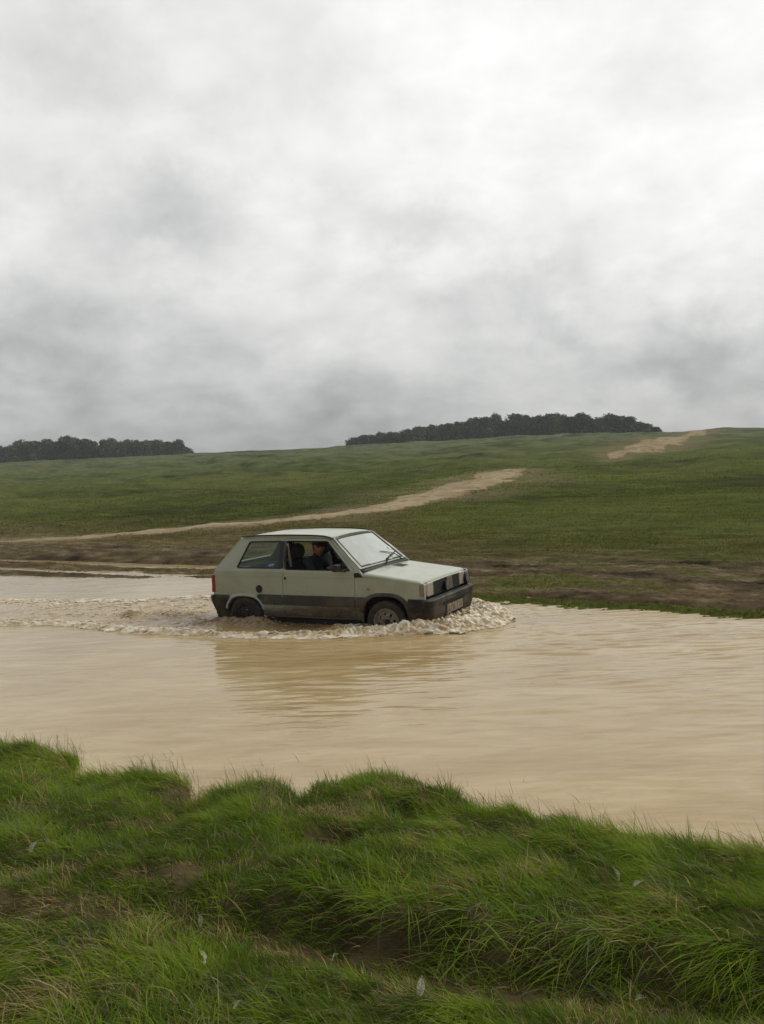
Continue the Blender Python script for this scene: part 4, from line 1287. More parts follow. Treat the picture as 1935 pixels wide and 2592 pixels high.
    # bright strip up the windscreen pillar
    tube('pillar_trim', [(1.955, side * 0.562, 1.352), (2.18, side * 0.632, 1.166), (2.405, side * 0.700, 0.972)], 0.007, M_chrome, car, 6)
    # tail light
    tl = bevel_box('tail_light', (0.045, min(side * .56, side * .742), 0.625), (0.105, max(side * .56, side * .742), 0.872), M_red, car, 0.008)
    bevel_box('reverse_lens', (0.040, min(side * .565, side * .739), 0.63), (0.060, max(side * .565, side * .739), 0.70), M_smoke, tl, 0.006)
    # cover beneath the waist behind the front door: black triangle at the pillar foot
    side_panel('pillar_foot_cover', [(2.330, 0.925), (2.335, 0.868), (2.466, 0.876), (2.40, 0.935)], [], [M_rub], car, side, off=0.006, thick=0.0055, cuts=())
    # side repeater
    bevel_box('side_repeater', (2.510, min(side * .733, side * .748), 0.712), (2.545, max(side * .733, side * .748), 0.736), M_amber, sidep, 0.006)

# near-side fuel cap: a black dished disc
bm = bmesh.new(); N_ = 24; prev = None
for rr_, yy in ((0.0, 0.741), (0.012, 0.741), (0.014, 0.747), (0.030, 0.747), (0.033, 0.743), (0.045, 0.743), (0.049, 0.748), (0.053, 0.746), (0.054, 0.735)):
    ring_ = [bm.verts.new((0.845 + 0.92 * rr_ * math.cos(2 * math.pi * k / N_), -yy, 0.690 + rr_ * math.sin(2 * math.pi * k / N_))) for k in range(N_)] if rr_ else [bm.verts.new((0.845, -yy, 0.690))]
    if prev:
        for k in range(N_):
            if len(prev) == 1:
                bm.faces.new((prev[0], ring_[k], ring_[(k + 1) % N_]))
            else:
                bm.faces.new((prev[k], ring_[k], ring_[(k + 1) % N_], prev[(k + 1) % N_]))
    prev = ring_
bmesh.ops.recalc_face_normals(bm, faces=bm.faces[:])
from_bm('fuel_cap', bm, M_rub, car, True)

# roof, header, rear
_rz = lambda x: np.interp(x, [0.49, 0.56, 0.75, 1.2, 1.6, 1.82, 1.935], [1.372, 1.390, 1.400, 1.408, 1.400, 1.388, 1.368])


def roof_fn(u, v):
    x = 0.488 + u * (1.945 - 0.488); q = 2 * v - 1
    return (x, q * 0.560, float(_rz(x)) + 0.024 * (1 - q * q) * min(1, 4 * u + .3) - (0.0))


roof = grid_surf('roof', roof_fn, 28, 18, [M_paint], car, 0.018)


def header_fn(u, v):
    q = 2 * v - 1
    return (1.945 + u * 0.030, q * 0.562, 1.366 - 0.030 * u + 0.024 * (1 - q * q) * (1 - u * .4))


grid_surf('roof_header', header_fn, 2, 18, [M_clad], car, 0.01)


def lerp3(a, b_, t_):
    return tuple(a[i] + (b_[i] - a[i]) * t_ for i in range(3))


def ring_frame(name, O, I, mat, parent, d=0.01):
    """flat frame between two quads (4 corner points each), given a thickness"""
    bm = bmesh.new()
    vo = [bm.verts.new(p) for p in O]; vi = [bm.verts.new(p) for p in I]
    for k in range(4):
        bm.faces.new((vo[k], vo[(k + 1) % 4], vi[(k + 1) % 4], vi[k]))
    o = from_bm(name, bm, mat, parent)
    md = o.modifiers.new('thickness', 'SOLIDIFY'); md.thickness = d; md.offset = 0
    return o


WS = [(1.972, -0.515, 1.345), (1.972, 0.515, 1.345), (2.372, 0.606, 0.998), (2.372, -0.606, 0.998)]
WO = [(1.952, -0.560, 1.360), (1.952, 0.560, 1.360), (2.402, 0.690, 0.974), (2.402, -0.690, 0.974)]
ring_frame('windscreen_surround', WO, [(1.962, -0.530, 1.352), (1.962, 0.530, 1.352), (2.384, 0.622, 0.988), (2.384, -0.622, 0.988)], M_paint, car)
wsg = grid_surf('windscreen', lambda u, v: (lambda p: (p[0] + 0.012 * (1 - (2 * v - 1) ** 2), p[1], p[2] + .006 * (1 - (2 * v - 1) ** 2)))(lerp3(lerp3(WS[0], WS[1], v), lerp3(WS[3], WS[2], v), u)), 6, 14, [M_ws], car)
ring_frame('windscreen_seal', [(1.960, -0.533, 1.356), (1.960, 0.533, 1.356), (2.387, 0.626, 0.988), (2.387, -0.626, 0.988)], [(1.976, -0.508, 1.343), (1.976, 0.508, 1.343), (2.366, 0.597, 1.004), (2.366, -0.597, 1.004)], M_rub, wsg, 0.014)
ws_at = lambda x, y, o=0.02: (x + o * 0.655, y, 1.362 - (x - 1.953) * 0.868 + o * 0.755)
# licence disc, sticker spots and wipers
bm = bmesh.new(); bmesh.ops.create_circle(bm, cap_ends=True, radius=0.038, segments=20)
dsc = from_bm('licence_disc', bm, simple('white_paper', (0.75, 0.77, 0.74), 0.5), wsg)
dsc.location = ws_at(2.235, 0.50, 0.010); dsc.rotation_euler = (0, R(49), 0)
for a_, b_, c_, hh_ in (((2.425, -0.03), (2.335, 0.28), (2.304, 0.52), 1), ((2.43, 0.45), (2.33, 0.40), (2.255, 0.18), 0)):
    arm = tube('wiper_arm', [ws_at(*a_, 0.03), ws_at((a_[0] + b_[0]) / 2, (a_[1] + b_[1]) / 2, 0.045), ws_at(*b_, 0.035)], [0.010, 0.007, 0.005], M_rub, car)
    d0 = ((b_[0] - 2.36) if hh_ else 0.0)
    if hh_:
        tube('wiper_blade', [ws_at(2.372, 0.10, 0.022), ws_at(2.338, 0.31, 0.024), ws_at(2.302, 0.53, 0.022)], [0.009, 0.012, 0.008], M_rub, arm, 6)
    else:
        tube('wiper_blade', [ws_at(2.31, 0.42, 0.020), ws_at(2.28, 0.29, 0.020), ws_at(2.252, 0.16, 0.020)], [0.005, 0.006, 0.005], M_rub, arm, 6)
tube('antenna', [(2.445, 0.655, 0.925), (2.435, 0.66, 0.955), (2.337, 0.66, 1.256), (2.24, 0.66, 1.55)], [0.012, 0.0035, 0.0025, 0.002], M_wire, car, 6)

# scuttle between glass and bonnet
grid_surf('scuttle_panel', lambda u, v: (2.375 + 0.085 * u, (2 * v - 1) * 0.690, 0.982 - 0.05 * u + .004 * (1 - (2 * v - 1) ** 2)), 2, 10, [M_rub], car, 0.012)

# bonnet with its folded side edges
def bonnet_fn(u, v):
    x = 2.448 + u * (3.300 - 2.448); q = 2 * v - 1
    a = abs(q)
    zt = 0.930 - 0.103 * u - 0.022 * max(0, (u - 0.90) / 0.10) ** 2 * 0.8
    ye = 0.688 - 0.045 * max(0, (u - 0.93) / 0.07) ** 2
    if a < 0.86:
        y = q / 0.86 * ye; z = zt + 0.012 * (1 - (a / 0.86) ** 2)
        x = x - 0.015 * (a / 0.86) ** 6 * max(0, (u - 0.9) / .1)
    else:
        k = (a - 0.86) / 0.14
        y = math.copysign(ye + (0.728 - ye) * math.sin(k * 1.5708) ** 0.8 * (1 - .3 * max(0, (u - .93) / .07)), q); z = zt - (0.054 - 0.030 * u) * (k ** 1.3)
        x = x - 0.015 * max(0, (u - 0.9) / .1)
    return (x, y, z)


bonnet = grid_surf('bonnet', bonnet_fn, 30, 36, [M_paint], car, 0.012)
bonnet_edge = grid_surf('front_edge', lambda u, v: (bonnet_fn(1, 0.07 + 0.86 * v)[0] + 0.012 * math.sin(u * 1.57), bonnet_fn(1, 0.07 + .86 * v)[1], bonnet_fn(1, 0.07 + .86 * v)[2] - 0.003 - 0.018 * u), 4, 30, [M_paint], bonnet, 0.006)
# bonnet air intake: a grey slatted patch
hv = []
bmv = bmesh.new()
for k in range(7):
    x0 = 2.485 + k * 0.0235
    z0 = 0.930 - 0.103 * (x0 - 2.448) / 0.852 + 0.0105
    for y0, y1 in ((0.045, 0.26),):
        vv = [bmv.verts.new(p) for p in ((x0, y0, z0 + .003), (x0 + 0.014, y0, z0 + .005), (x0 + 0.014, y1, z0 + .005), (x0, y1, z0 + .003))]
        bmv.faces.new(vv)
vent = from_bm('air_intake', bmv, M_clad, bonnet)
md = vent.modifiers.new('t', 'SOLIDIFY'); md.thickness = 0.004

# front face: grille, emblem, lamps
gr_ = bevel_box('grille', (3.262, -0.445, 0.612), (3.290, 0.445, 0.800), M_grill, car, 0.004)
for k in range(9):
    bevel_box('grille_slat', (3.288, -0.440, 0.628 + k * 0.0185), (3.308, 0.440, 0.636 + k * 0.0185), M_grill, gr_, 0.002, 1)
em = empty('emblem'); em.parent = gr_
for k in range(5):                                 # five slanted silver bars
    y0 = 0.012 + k * 0.034
    bevel_box('emblem_bar', (3.306, y0, 0.628), (3.318, y0 + 0.022, 0.795), M_chrome, em, 0.003, 1, xf=lambda c_: Vector((c_.x, c_.y - (c_.z - 0.71) * 0.22, c_.z)))
for side in (-1, 1):
    hl = bevel_box('headlight', (3.262, min(side * .446, side * .622), 0.630), (3.312, max(side * .446, side * .622), 0.800), M_lens, car, 0.008)
    bevel_box('headlight_rim', (3.255, min(side * .440, side * .628), 0.622), (3.296, max(side * .440, side * .628), 0.806), M_rub, hl, 0.004)
    ind = bevel_box('indicator', (3.235, min(side * .630, side * .738), 0.640), (3.314, max(side * .630, side * .738), 0.800), M_smoke, car, 0.014)
    bevel_box('amber_insert', (3.30, min(side * .640, side * .676), 0.655), (3.3165, max(side * .640, side * .676), 0.785), M_ind, ind, 0.004)
for y0 in (-0.065, 0.640):                         # two round driving lamps mounted ahead of the grille
    bm = bmesh.new(); N_ = 22; prev = None
    for rr_, xx in ((0.030, 3.295), (0.062, 3.302), (0.068, 3.325), (0.070, 3.348), (0.066, 3.356), (0.060, 3.354)):
        ring_ = [bm.verts.new((xx, y0 + rr_ * math.cos(2 * math.pi * k / N_), 0.703 + rr_ * math.sin(2 * math.pi * k / N_))) for k in range(N_)]
        if prev:
            for k in range(N_):
                bm.faces.new((prev[k], ring_[k], ring_[(k + 1) % N_], prev[(k + 1) % N_]))
        prev = ring_
    bmesh.ops.recalc_face_normals(bm, faces=bm.faces[:])
    lamp = from_bm('driving_lamp', bm, M_rub, car, True)
    grid = bmesh.new(); c0 = grid.verts.new((3.360, y0, 0.703)); rg1 = [grid.verts.new((3.358, y0 + 0.036 * math.cos(a), 0.703 + 0.036 * math.sin(a))) for a in np.linspace(0, 2 * math.pi, 20, endpoint=False)]
    rg2 = [grid.verts.new((3.3525, y0 + 0.061 * math.cos(a), 0.703 + 0.061 * math.sin(a))) for a in np.linspace(0, 2 * math.pi, 20, endpoint=False)]
    for k in range(20):
        grid.faces.new((c0, rg1[k], rg1[(k + 1) % 20])); grid.faces.new((rg1[k], rg2[k], rg2[(k + 1) % 20], rg1[(k + 1) % 20]))
    from_bm('lens', grid, M_lamp, lamp, True)
    tube('bracket', [(3.335, y0, 0.64), (3.345, y0, 0.60)], 0.008, M_rub, lamp, 6)

# front bumper: wraps round to the wheel arch; section swept in plan
def bumper(name, plan, prof, mat, flip=False):
    """plan: points (x, y, nx, ny); prof: (outward, z) pairs, swept along the plan"""
    bm = bmesh.new(); rows = []
    for px_, py_, nx_, ny_ in plan:
        rows.append([bm.verts.new((px_ + nx_ * o_, py_ + ny_ * o_, z_)) for o_, z_ in prof])
    for a, b_ in zip(rows[:-1], rows[1:]):
        for k in range(len(prof) - 1):
            bm.faces.new((a[k], a[k + 1], b_[k + 1], b_[k]))
    bm.faces.new(rows[0]); bm.faces.new(rows[-1][::-1])
    bmesh.ops.recalc_face_normals(bm, faces=bm.faces[:])
    return from_bm(name, bm, mat, car)


def wrap_plan(xf, xs, sgn, rc=0.09, W=0.735):
    """from the near side xs round the end at xf to the far side; sgn +1 front, -1 rear"""
    pts = [(xs, -W, 0, -1), ((xs + xf) / 2, -W, 0, -1), (xf - sgn * rc, -W, 0, -1)]
    for k in range(1, 6):
        a = k / 6 * math.pi / 2
        pts.append((xf - sgn * rc + sgn * rc * math.sin(a), -W + rc - rc * math.cos(a), sgn * math.sin(a), -math.cos(a)))
    pts += [(xf, -W + rc, sgn, 0), (xf, -0.36, sgn, 0), (xf, 0, sgn, 0), (xf, .36, sgn, 0)]
    return pts + [(p[0], -p[1], p[2], -p[3]) for p in pts[:-4][::-1]] if False else pts[:-1] + [(p[0], -p[1], p[2], -p[3]) for p in pts[:-1][::-1]][1:]


fprof = [(-0.03, 0.604), (0.0, 0.612), (0.055, 0.606), (0.068, 0.590), (0.066, 0.54), (0.052, 0.50), (0.050, 0.40), (0.036, 0.345), (0.005, 0.285), (-0.03, 0.28)]
plan = wrap_plan(3.345, 3.085, 1)
plan = [(x_, y_, nx_, ny_ * 0.28 if abs(nx_) < .1 else ny_) for x_, y_, nx_, ny_ in plan]
fb = bumper('front_bumper', plan, fprof, M_bump)
tag(fb, 'muddy dark grey front bumper')
bevel_box('air_slot', (3.395, -0.36, 0.520), (3.4135, 0.44, 0.534), M_dark, fb, 0.002, 1)
bevel_box('air_slot', (3.388, -0.36, 0.492), (3.407, 0.40, 0.508), M_dark, fb, 0.002, 1)
pl_m, t = new_mat('dirty_plate')
tc_ = t.n('ShaderNodeTexCoord').outputs['Object']
b = t.n('ShaderNodeBsdfPrincipled', i_Roughness=0.5)
t.link(t.mix(t.ramp(t.noise(tc_, 14.0, 4, .6), .35, .65), (0.17, 0.135, 0.085), (0.36, 0.31, 0.22)), b.inputs['Base Color']); finish(t, b)
plate = bevel_box('number_plate', (3.398, -0.235, 0.362), (3.404, 0.290, 0.474), pl_m, fb, 0.002, 1)
# worn characters: upright strokes, too muddy to read as in the photograph
bm = bmesh.new(); rgp = np.random.default_rng(8)
for k in range(7):
    y0 = -0.205 + k * 0.069 + (0.015 if k > 3 else 0)
    for (a0, b0, a1, b1) in ([(0, 0, .011, .078), (.034, 0, .045, .078), (0, .068, .045, .078)], [(.017, 0, .029, .078)], [(0, 0, .011, .078), (0, .034, .045, .044), (.034, 0, .045, .034)],
                             [(0, 0, .045, .010), (0, 0, .011, .078), (.034, 0, .045, .078)], [(0, 0, .011, .078), (0, 0, .045, .010)])[int(rgp.integers(0, 5))]:
        bm.faces.new([bm.verts.new((3.4045, y0 + p, 0.380 + q)) for p, q in ((a0, b0), (a1, b0), (a1, b1), (a0, b1))])
from_bm('plate_characters', bm, simple('plate_black', (0.06, 0.05, 0.035), 0.7, var=.5, scale=40), plate)
bevel_box('plate_recess', (3.390, -0.30, 0.345), (3.399, 0.33, 0.486), M_dark, fb, 0.003, 1)

rprof = [(-0.03, 0.592), (0.0, 0.598), (0.048, 0.590), (0.055, 0.570), (0.050, 0.515), (0.005, 0.40), (-0.065, 0.27), (-0.09, 0.265)]
plan = wrap_plan(0.055, 0.335, -1, 0.05)
plan = [(x_, y_, nx_, ny_ * 0.28 if abs(nx_) < .1 else ny_) for x_, y_, nx_, ny_ in plan]
rb = bumper('rear_bumper', plan, rprof, M_bump)

# rear: tailgate glass and panel
tg = grid_surf('tailgate', lambda u, v: (0.072 + 0.045 * u, (2 * v - 1) * (0.735 - 0.011 * u), 0.60 + 0.352 * u), 1, 8, [M_paint], car, 0.02, False)
ring_frame('tailgate_frame', [(0.117, -0.724, 0.952), (0.117, 0.724, 0.952), (0.470, 0.562, 1.365), (0.470, -0.562, 1.365)], [(0.160, -0.61, 1.000), (0.160, 0.61, 1.000), (0.430, 0.51, 1.320), (0.430, -0.51, 1.320)], M_paint, tg, 0.02)
ring = [(0.170, -0.612, 0.998), (0.170, 0.612, 0.998), (0.446, 0.512, 1.322), (0.446, -0.512, 1.322)]
bm = bmesh.new(); bm.faces.new([bm.verts.new((p[0] - .014, p[1], p[2] + .012)) for p in ring])
from_bm('rear_window', bm, M_cg, car)

# floor, bulkheads, cabin
cab = bevel_box('cabin_floor', (0.12, -0.70, 0.235), (2.38, 0.70, 0.30), M_dark, car, 0)
bevel_box('underbody', (0.20, -0.40, 0.17), (3.25, 0.40, 0.25), M_dark, cab, 0.02)
dash = bevel_box('dashboard', (2.05, -0.66, 0.78), (2.36, 0.66, 0.955), M_trim, car, 0.03)
bevel_box('bulkhead', (2.36, -0.69, 0.28), (2.42, 0.69, 0.92), M_dark, dash, 0)
bevel_box('engine_bay', (2.45, -0.60, 0.30), (3.255, 0.60, 0.79), M_dark, car, 0)
for side in (-1, 1):
    bevel_box('door_trim', (1.30, min(side * .66, side * .692), 0.30), (2.30, max(side * .66, side * .692), 0.93), M_trim, car, 0.01)
    bevel_box('rear_trim', (0.14, min(side * .665, side * .695), 0.30), (1.20, max(side * .665, side * .695), 0.93), M_trim, car, 0.01)


def seat(y0):
    s_ = bevel_box('seat', (1.22, y0 - .24, 0.40), (1.74, y0 + .24, 0.56), M_seat, car, 0.05, 3, smooth=True)
    bk = bevel_box('backrest', (1.13, y0 - .235, 0.50), (1.26, y0 + .235, 1.06), M_seat, s_, 0.055, 3, xf=lambda c_: Vector((c_.x + (1.06 - c_.z) * 0.13 + 0.0, y0 + (c_.y - y0) * (1 - 0.18 * max(0, (c_.z - .75) / .3)), c_.z)), smooth=True)
    bm = bmesh.new(); bmesh.ops.create_uvsphere(bm, u_segments=18, v_segments=12, radius=1.0)
    for v in bm.verts:
        v.co = Vector((1.245 + v.co.x * 0.088, y0 + v.co.y * 0.15, 1.165 + v.co.z * 0.118))
    from_bm('headrest', bm, M_seat, bk, True)


seat(-0.36); seat(0.36)
rs_ = bevel_box('rear_bench', (0.55, -0.60, 0.42), (1.00, 0.60, 0.58), M_seat, car, 0.04, 3, smooth=True)
bevel_box('backrest', (0.46, -0.60, 0.50), (0.58, 0.60, 0.96), M_seat, rs_, 0.05, 3, xf=lambda c_: Vector((c_.x + (0.96 - c_.z) * 0.1, c_.y, c_.z)), smooth=True)
# steering wheel
bm = bmesh.new(); prev = None; N_ = 28
sw_c = Vector((1.94, -0.36, 0.93)); sw_q = Vector((-0.80, 0, 0.60)).to_track_quat('Z', 'Y')
rings = []
for i in range(N_):
    a = 2 * math.pi * i / N_
    c0 = Vector((math.cos(a) * 0.18, math.sin(a) * 0.18, 0)); e1 = c0.normalized()
    rings.append([bm.verts.new(sw_c + sw_q @ (c0 + e1 * 0.013 * math.cos(b2_) + Vector((0, 0, 0.013 * math.sin(b2_))))) for b2_ in np.linspace(0, 2 * math.pi, 8, endpoint=False)])
for i in range(N_):
    for k in range(8):
        bm.faces.new((rings[i][k], rings[(i + 1) % N_][k], rings[(i + 1) % N_][(k + 1) % 8], rings[i][(k + 1) % 8]))
stw = from_bm('steering_wheel', bm, M_rub, car, True)
for a in (0.3, math.pi - .3, -math.pi / 2):
    tube('spoke', [sw_c + sw_q @ Vector((0, 0, -0.02)), sw_c + sw_q @ Vector((math.cos(a) * .175, math.sin(a) * .175, 0))], 0.012, M_rub, stw, 6)
tube('steering_column', [sw_c, (2.15, -0.36, 0.80)], 0.03, M_trim, stw)
# door mirror
mir = bevel_box('door_mirror', (2.085, -0.885, 0.955), (2.165, -0.755, 1.048), M_rub, car, 0.018, 2, smooth=False)
tube('mirror_arm', [(2.15, -0.80, 0.965), (2.21, -0.735, 0.955)], 0.014, M_rub, mir)
bm = bmesh.new(); bm.faces.new([bm.verts.new(p) for p in ((2.0835, -0.872, 0.968), (2.0835, -0.768, 0.968), (2.0835, -0.768, 1.036), (2.0835, -0.872, 1.036))])
from_bm('mirror_glass', bm, M_chrome, mir)
# sun-faded seat belt behind the driver
bm = bmesh.new()
for a, b_ in (((1.235, -0.60, 1.30), (1.26, -0.58, 0.98)),):
    bm.faces.new([bm.verts.new(p) for p in ((a[0], a[1], a[2]), (a[0] + .035, a[1], a[2]), (b_[0] + .035, b_[1], b_[2]), (b_[0], b_[1], b_[2]))])
bl = from_bm('seat_belt', bm, simple('pale_belt', (0.32, 0.31, 0.27), 0.8), car)
bl.modifiers.new('t', 'SOLIDIFY').thickness = 0.003
# stickers in the quarter window
side_panel('blue_sticker', rnd([(0.985, 0.985), (0.985, 1.035), (1.085, 1.045), (1.085, 0.985)], .02), [], [simple('blue_print', (0.05, 0.14, 0.27), .4)], car, -1, off=-0.004, thick=.002, cuts=())
bs = bmesh.new()
for k in range(3):
    x0 = 1.0 + k * .025; z0 = 1.003 + k * .006
    bs.faces.new([bs.verts.new((x_, -float(ymap(z_)) + .002, z_)) for x_, z_ in ((x0, z0), (x0 + .028, z0 + .004), (x0 + .028, z0 + .014), (x0, z0 + .010))])
from_bm('sticker_mark', bs, simple('white_print', (0.6, 0.63, 0.62), .4), car)
bs = bmesh.new(); z0 = 0.985
bs.faces.new([bs.verts.new((x_, -float(ymap(z_)) + .003, z_)) for x_, z_ in ((0.535, z0), (0.560, z0), (0.5475, z0 + .02))])
for k, (w_, h_s) in enumerate(((.014, .013), (.010, .012), (.014, .013), (.011, .010), (.011, .010), (.013, .013))):
    x0 = 0.585 + k * .0185
    bs.faces.new([bs.verts.new((x_, -float(ymap(z_)) + .003, z_)) for x_, z_ in ((x0, z0), (x0 + w_, z0), (x0 + w_, z0 + h_s), (x0, z0 + h_s))])
from_bm('small_white_sticker', bs, simple('faded_print', (0.34, 0.36, 0.35), .5), car)


# wheels
def wheel(cx_, side):
    e = empty('wheel', (cx_, side * 0.655, 0.30)); e.parent = car
    bm = bmesh.new(); N_ = 40; prof = [(0.172, -0.06), (0.200, -0.070), (0.245, -0.074), (0.270, -0.066), (0.281, -0.045), (0.282, 0.0), (0.281, 0.045), (0.270, 0.066), (0.245, 0.074), (0.200, 0.070), (0.172, 0.06)]
    rows = []
    for i in range(N_):
        a = 2 * math.pi * i / N_
        rows.append([bm.verts.new(((r_ + (0.006 if (i % 2 and r_ > .26) else 0)) * math.cos(a), y_, (r_ + (0.006 if (i % 2 and r_ > .26) else 0)) * math.sin(a))) for r_, y_ in prof])
    for i in range(N_):
        for k in range(len(prof) - 1):
            bm.faces.new((rows[i][k], rows[(i + 1) % N_][k], rows[(i + 1) % N_][k + 1], rows[i][k + 1]))
    bmesh.ops.recalc_face_normals(bm, faces=bm.faces[:])
    from_bm('tyre', bm, M_tyre, e, True)
    # steel rim disc with eight round holes
    s_ = side
    circ = lambda x0, z0, r0, n_=14: [Vector((x0 + r0 * math.cos(2 * math.pi * k / n_), z0 + r0 * math.sin(2 * math.pi * k / n_), 0)) for k in range(n_)]
    loops = [circ(0, 0, 0.155, 48)] + [circ(0.108 * math.cos(a), 0.108 * math.sin(a), 0.0165) for a in np.linspace(0.2, 0.2 + 2 * math.pi, 8, endpoint=False)] + [circ(0, 0, 0.034, 16)]
    bm = bmesh.new(); vs = [bm.verts.new((v.x, s_ * (0.030 + 0.03 * max(0, 1 - abs(v.xy.length - .09) / .05)), v.y)) for l in loops for v in l]
    for tri in tessellate_polygon(loops):
        bm.faces.new([vs[i] for i in tri])
    rim = from_bm('rim', bm, M_rim if cx_ > 1 else M_rimd, e)
    md = rim.modifiers.new('t', 'SOLIDIFY'); md.thickness = 0.006; md.offset = 0
    bm = bmesh.new(); rows = []
    for i in range(48):
        a = 2 * math.pi * i / 48
        rows.append([bm.verts.new((r_ * math.cos(a), s_ * y_, r_ * math.sin(a))) for r_, y_ in ((0.150, 0.030), (0.156, 0.045), (0.165, 0.062), (0.176, 0.070), (0.181, 0.066), (0.178, 0.055), (0.165, 0.0), (0.165, -.06))])
    for i in range(48):
        for k in range(7):
            bm.faces.new((rows[i][k], rows[(i + 1) % 48][k], rows[(i + 1) % 48][k + 1], rows[i][k + 1]))
    bmesh.ops.recalc_face_normals(bm, faces=bm.faces[:])
    from_bm('rim_flange', bm, M_rim if cx_ > 1 else M_rimd, rim, True)
    bm = bmesh.new(); bmesh.ops.create_circle(bm, cap_ends=True, radius=0.16, segments=32)
    for v in bm.verts:
        v.co = Vector((v.co.x, s_ * 0.012, v.co.y))
    from_bm('brake_drum', bm, M_dark, rim)
    bm = bmesh.new(); rows = []
    for i in range(20):
        a = 2 * math.pi * i / 20
        rows.append([bm.verts.new((r_ * math.cos(a), s_ * y_, r_ * math.sin(a))) for r_, y_ in ((0.036, 0.030), (0.033, 0.058), (0.026, 0.066), (0.004, 0.068))])
    for i in range(20):
        for k in range(3):
            bm.faces.new((rows[i][k], rows[(i + 1) % 20][k], rows[(i + 1) % 20][k + 1], rows[i][k + 1]))
    bmesh.ops.recalc_face_normals(bm, faces=bm.faces[:])
    from_bm('hub_cap', bm, M_rub, rim, True)
    return e


for cx_ in (0.585, 2.76):
    for side in (-1, 1):
        wheel(cx_, side)

# ------------------------------------------------------------------ the driver
person = empty('person', tuple(CP), CA)
tag(person, 'driver in a dark cap and dark jacket seated behind the open window', 'person')


def skin_body(name, chains, mat, parent, sub=2):
    """chains: list of (list of (point, radius), attach_index or None) -> skinned continuous surface"""
    me = bpy.data.meshes.new(name); V = []; E_l = []; Rr = []; idx = {}
    for ch in chains:
        prev = None
        for key, p, r_ in ch:
            if key in idx:
                i = idx[key]
            else:
                i = len(V); V.append(p); Rr.append(r_); idx[key] = i
            if prev is not None:
                E_l.append((prev, i))
            prev = i
    me.from_pydata(V, E_l, [])
    o = bpy.data.objects.new(name, me); COL.objects.link(o); o.parent = parent
    o.modifiers.new('skin', 'SKIN')
    sk = me.skin_vertices[0].data
    for i, r_ in enumerate(Rr):
        sk[i].radius = (r_, r_) if not isinstance(r_, tuple) else r_
    sk[0].use_root = True
    md = o.modifiers.new('sub', 'SUBSURF'); md.levels = sub; md.render_levels = sub
    me.materials.append(mat)
    return o


M_skin = simple('skin', (0.30, 0.125, 0.085), 0.55, var=.12, scale=30)
M_jkt = simple('dark_jacket', (0.018, 0.021, 0.028), 0.9, var=.35, scale=30, bump=.4)
M_cap = simple('dark_cap', (0.020, 0.017, 0.014), 0.9, var=.2)
M_hair = simple('hair', (0.03, 0.02, 0.015), 0.8, var=.3, scale=60)
dy = -0.36
A_ = {}


def pt(k, p, r_):
    A_[k] = (k, p, r_); return A_[k]


pel = pt('pel', (1.40, dy, 0.62), 0.135)
ch = [[pel, pt('bel', (1.43, dy, 0.78), 0.130), pt('che', (1.47, dy, 0.94), 0.135), pt('upc', (1.52, dy, 1.04), 0.095), pt('nek', (1.555, dy - .01, 1.115), 0.052), pt('nk2', (1.575, dy - .02, 1.155), 0.050)]]
wheel_pts = {}
hands = []
for s_, nm in ((-1, 'a'), (1, 'b')):
    ch.append([A_['upc'], pt('sh' + nm, (1.52, dy + s_ * 0.155, 1.03), 0.064), pt('el' + nm, (1.66, dy + s_ * 0.235, 0.83), 0.046), pt('wr' + nm, (1.84, dy + s_ * 0.190, 0.945), 0.028)])
    ch.append([pel, pt('hp' + nm, (1.46, dy + s_ * 0.09, 0.60), 0.092), pt('kn' + nm, (1.86, dy + s_ * 0.12, 0.66), 0.066), pt('an' + nm, (2.12, dy + s_ * 0.10, 0.37), 0.042), pt('to' + nm, (2.26, dy + s_ * 0.10, 0.36), 0.035)])
body = skin_body('body', ch, M_jkt, person)
# head: shaped oval with brow, nose, chin and ears, turned towards the open window
bm = bmesh.new(); bmesh.ops.create_uvsphere(bm, u_segments=32, v_segments=24, radius=1.0)
for v in bm.verts:
    x_, y_, z_ = v.co
    w_ = 0.076 * (1 - 0.22 * max(0, -z_ - .1)); d2 = 0.096
    X, Y, Z = x_ * d2, y_ * w_, z_ * 0.118
    if x_ > 0:
        X += 0.010 * math.exp(-((z_ + 0.85) / .2) ** 2) * x_                    # chin
        X += 0.024 * math.exp(-(y_ / .16) ** 2 - ((z_ + 0.12) / .18) ** 2)        # nose
        X -= 0.010 * math.exp(-((abs(y_) - .38) / .16) ** 2 - ((z_ - .10) / .13) ** 2)   # eye sockets
        X += 0.006 * math.exp(-(y_ / .5) ** 2 - ((z_ - .30) / .12) ** 2)          # brow
        X += 0.005 * math.exp(-(y_ / .25) ** 2 - ((z_ + .48) / .07) ** 2)         # lips
        X -= 0.004 * math.exp(-(y_ / .3) ** 2 - ((z_ + .53) / .03) ** 2)
    v.co = (X, Y, Z)
head = from_bm('head', bm, M_skin, person, True)
head.location = (1.605, dy - 0.02, 1.225); head.rotation_euler = (0, R(4), R(-38))
for s_ in (-1, 1):
    bm = bmesh.new(); bmesh.ops.create_uvsphere(bm, u_segments=10, v_segments=8, radius=1.0)
    for v in bm.verts:
        v.co = (-0.008 + v.co.x * 0.016, s_ * (0.077 + v.co.y * 0.008), -0.005 + v.co.z * 0.031)
    from_bm('ear', bm, M_skin, head, True)
    bm = bmesh.new(); bmesh.ops.create_uvsphere(bm, u_segments=10, v_segments=8, radius=0.011)
    e_ = from_bm('eye', bm, simple('eye_dark', (0.04, 0.03, 0.025), 0.2), head, True); e_.location = (0.078, s_ * 0.029, 0.012)
bm = bmesh.new(); bmesh.ops.create_uvsphere(bm, u_segments=28, v_segments=18, radius=1.0)      # hair under the cap
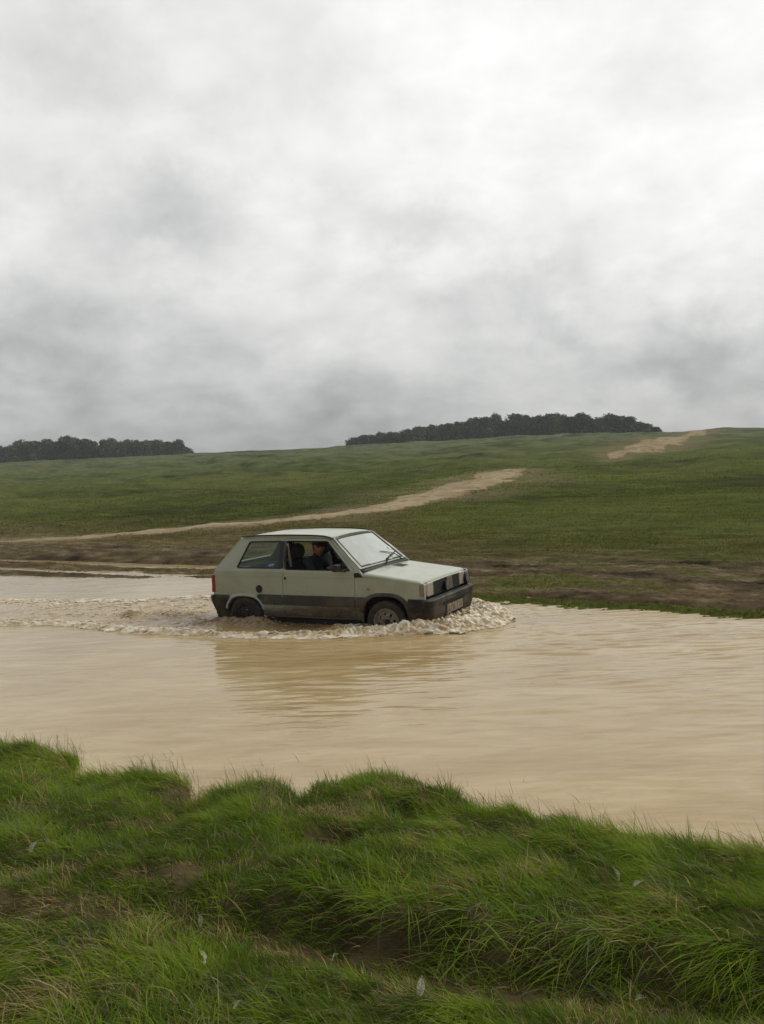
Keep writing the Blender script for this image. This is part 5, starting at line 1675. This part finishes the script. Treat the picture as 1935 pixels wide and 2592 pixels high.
for v in bm.verts:
    v.co = (v.co.x * 0.098 - 0.010, v.co.y * 0.081, v.co.z * 0.110 + 0.014)
bmesh.ops.delete(bm, geom=[v for v in bm.verts if v.co.x > 0.015 or v.co.z < -0.055], context='VERTS')
from_bm('hair', bm, M_hair, head, True)
bm = bmesh.new(); bmesh.ops.create_uvsphere(bm, u_segments=28, v_segments=18, radius=1.0)
for v in bm.verts:
    v.co = (v.co.x * 0.106 - 0.003, v.co.y * 0.088, v.co.z * 0.085 + 0.045)
bmesh.ops.delete(bm, geom=[v for v in bm.verts if v.co.z < 0.035], context='VERTS')
cap = from_bm('cap', bm, M_cap, person, True); cap.location = head.location; cap.rotation_euler = head.rotation_euler
cb = grid_surf('cap_brim', lambda u, v: ((0.092 + 0.065 * u * math.cos((v - .5) * 1.5)) * 1.0, (2 * v - 1) * (0.075 - .012 * u), 0.052 - 0.012 * u - .012 * (2 * v - 1) ** 2), 5, 12, [M_cap], cap, 0.006)
# hands closed on the wheel rim: palm and five separate fingers each
for s_, nm in ((-1, 'a'), (1, 'b')):
    w0 = Vector((1.84, dy + s_ * 0.190, 0.945)); rim_p = sw_c + sw_q @ Vector((0, 0, 0)) + Vector((0, s_ * 0.172, 0.03))
    d_ = (rim_p - w0).normalized(); up_ = Vector((0.60, 0, 0.80)); across = d_.cross(up_).normalized(); up_ = across.cross(d_).normalized()
    p1 = w0 + d_ * 0.045
    chs = [[('w', tuple(w0), 0.024), ('p', tuple(p1), (0.034, 0.018))]]
    for k, (ln, sp_) in enumerate(((0.062, 0.027), (0.070, 0.009), (0.066, -0.009), (0.054, -0.026))):
        b0 = p1 + up_ * sp_ + d_ * 0.025; b1 = b0 + d_ * ln * 0.42 + across * s_ * -0.0; b2 = b1 + d_ * ln * 0.18 - across * 0.024 * s_; b3 = b2 - d_ * ln * 0.34 - across * 0.012 * s_
        chs.append([('p', tuple(p1), 0.03), ('a%d' % k, tuple(b0), 0.0095), ('b%d' % k, tuple(b1), 0.0088), ('c%d' % k, tuple(b2), 0.008), ('d%d' % k, tuple(b3), 0.007)])
    t0 = w0 + d_ * 0.02 + up_ * 0.03; t1 = t0 + d_ * 0.035 + up_ * 0.012; t2 = t1 + d_ * 0.02 - across * 0.018 * s_
    chs.append([('w', tuple(w0), 0.024), ('t0', tuple(t0), 0.012), ('t1', tuple(t1), 0.010), ('t2', tuple(t2), 0.0085)])
    skin_body('hand', chs, M_skin, person, 2)


# ------------------------------------------------------------------ damp air that greys the far woods
mh = bpy.data.materials.new('damp_air'); mh.use_nodes = True
t = NT(mh.node_tree)
vol = t.n('ShaderNodeVolumePrincipled')
vol.inputs['Color'].default_value = (0.93, 0.96, 1.0, 1)
vol.inputs['Density'].default_value = 0.0005
vo_ = t.n('ShaderNodeOutputMaterial'); t.link(vol.outputs[0], vo_.inputs['Volume'])
bm = bmesh.new(); bmesh.ops.create_cube(bm, size=1)
zlo = float(gZ.min()) - 1.0
for v in bm.verts:
    v.co = Vector((v.co.x * 8600, v.co.y * 8600, (v.co.z + 0.5) * (32 - zlo) + zlo))
hz = from_bm('haze', bm, mh, None)
tag(hz, kind='stuff')
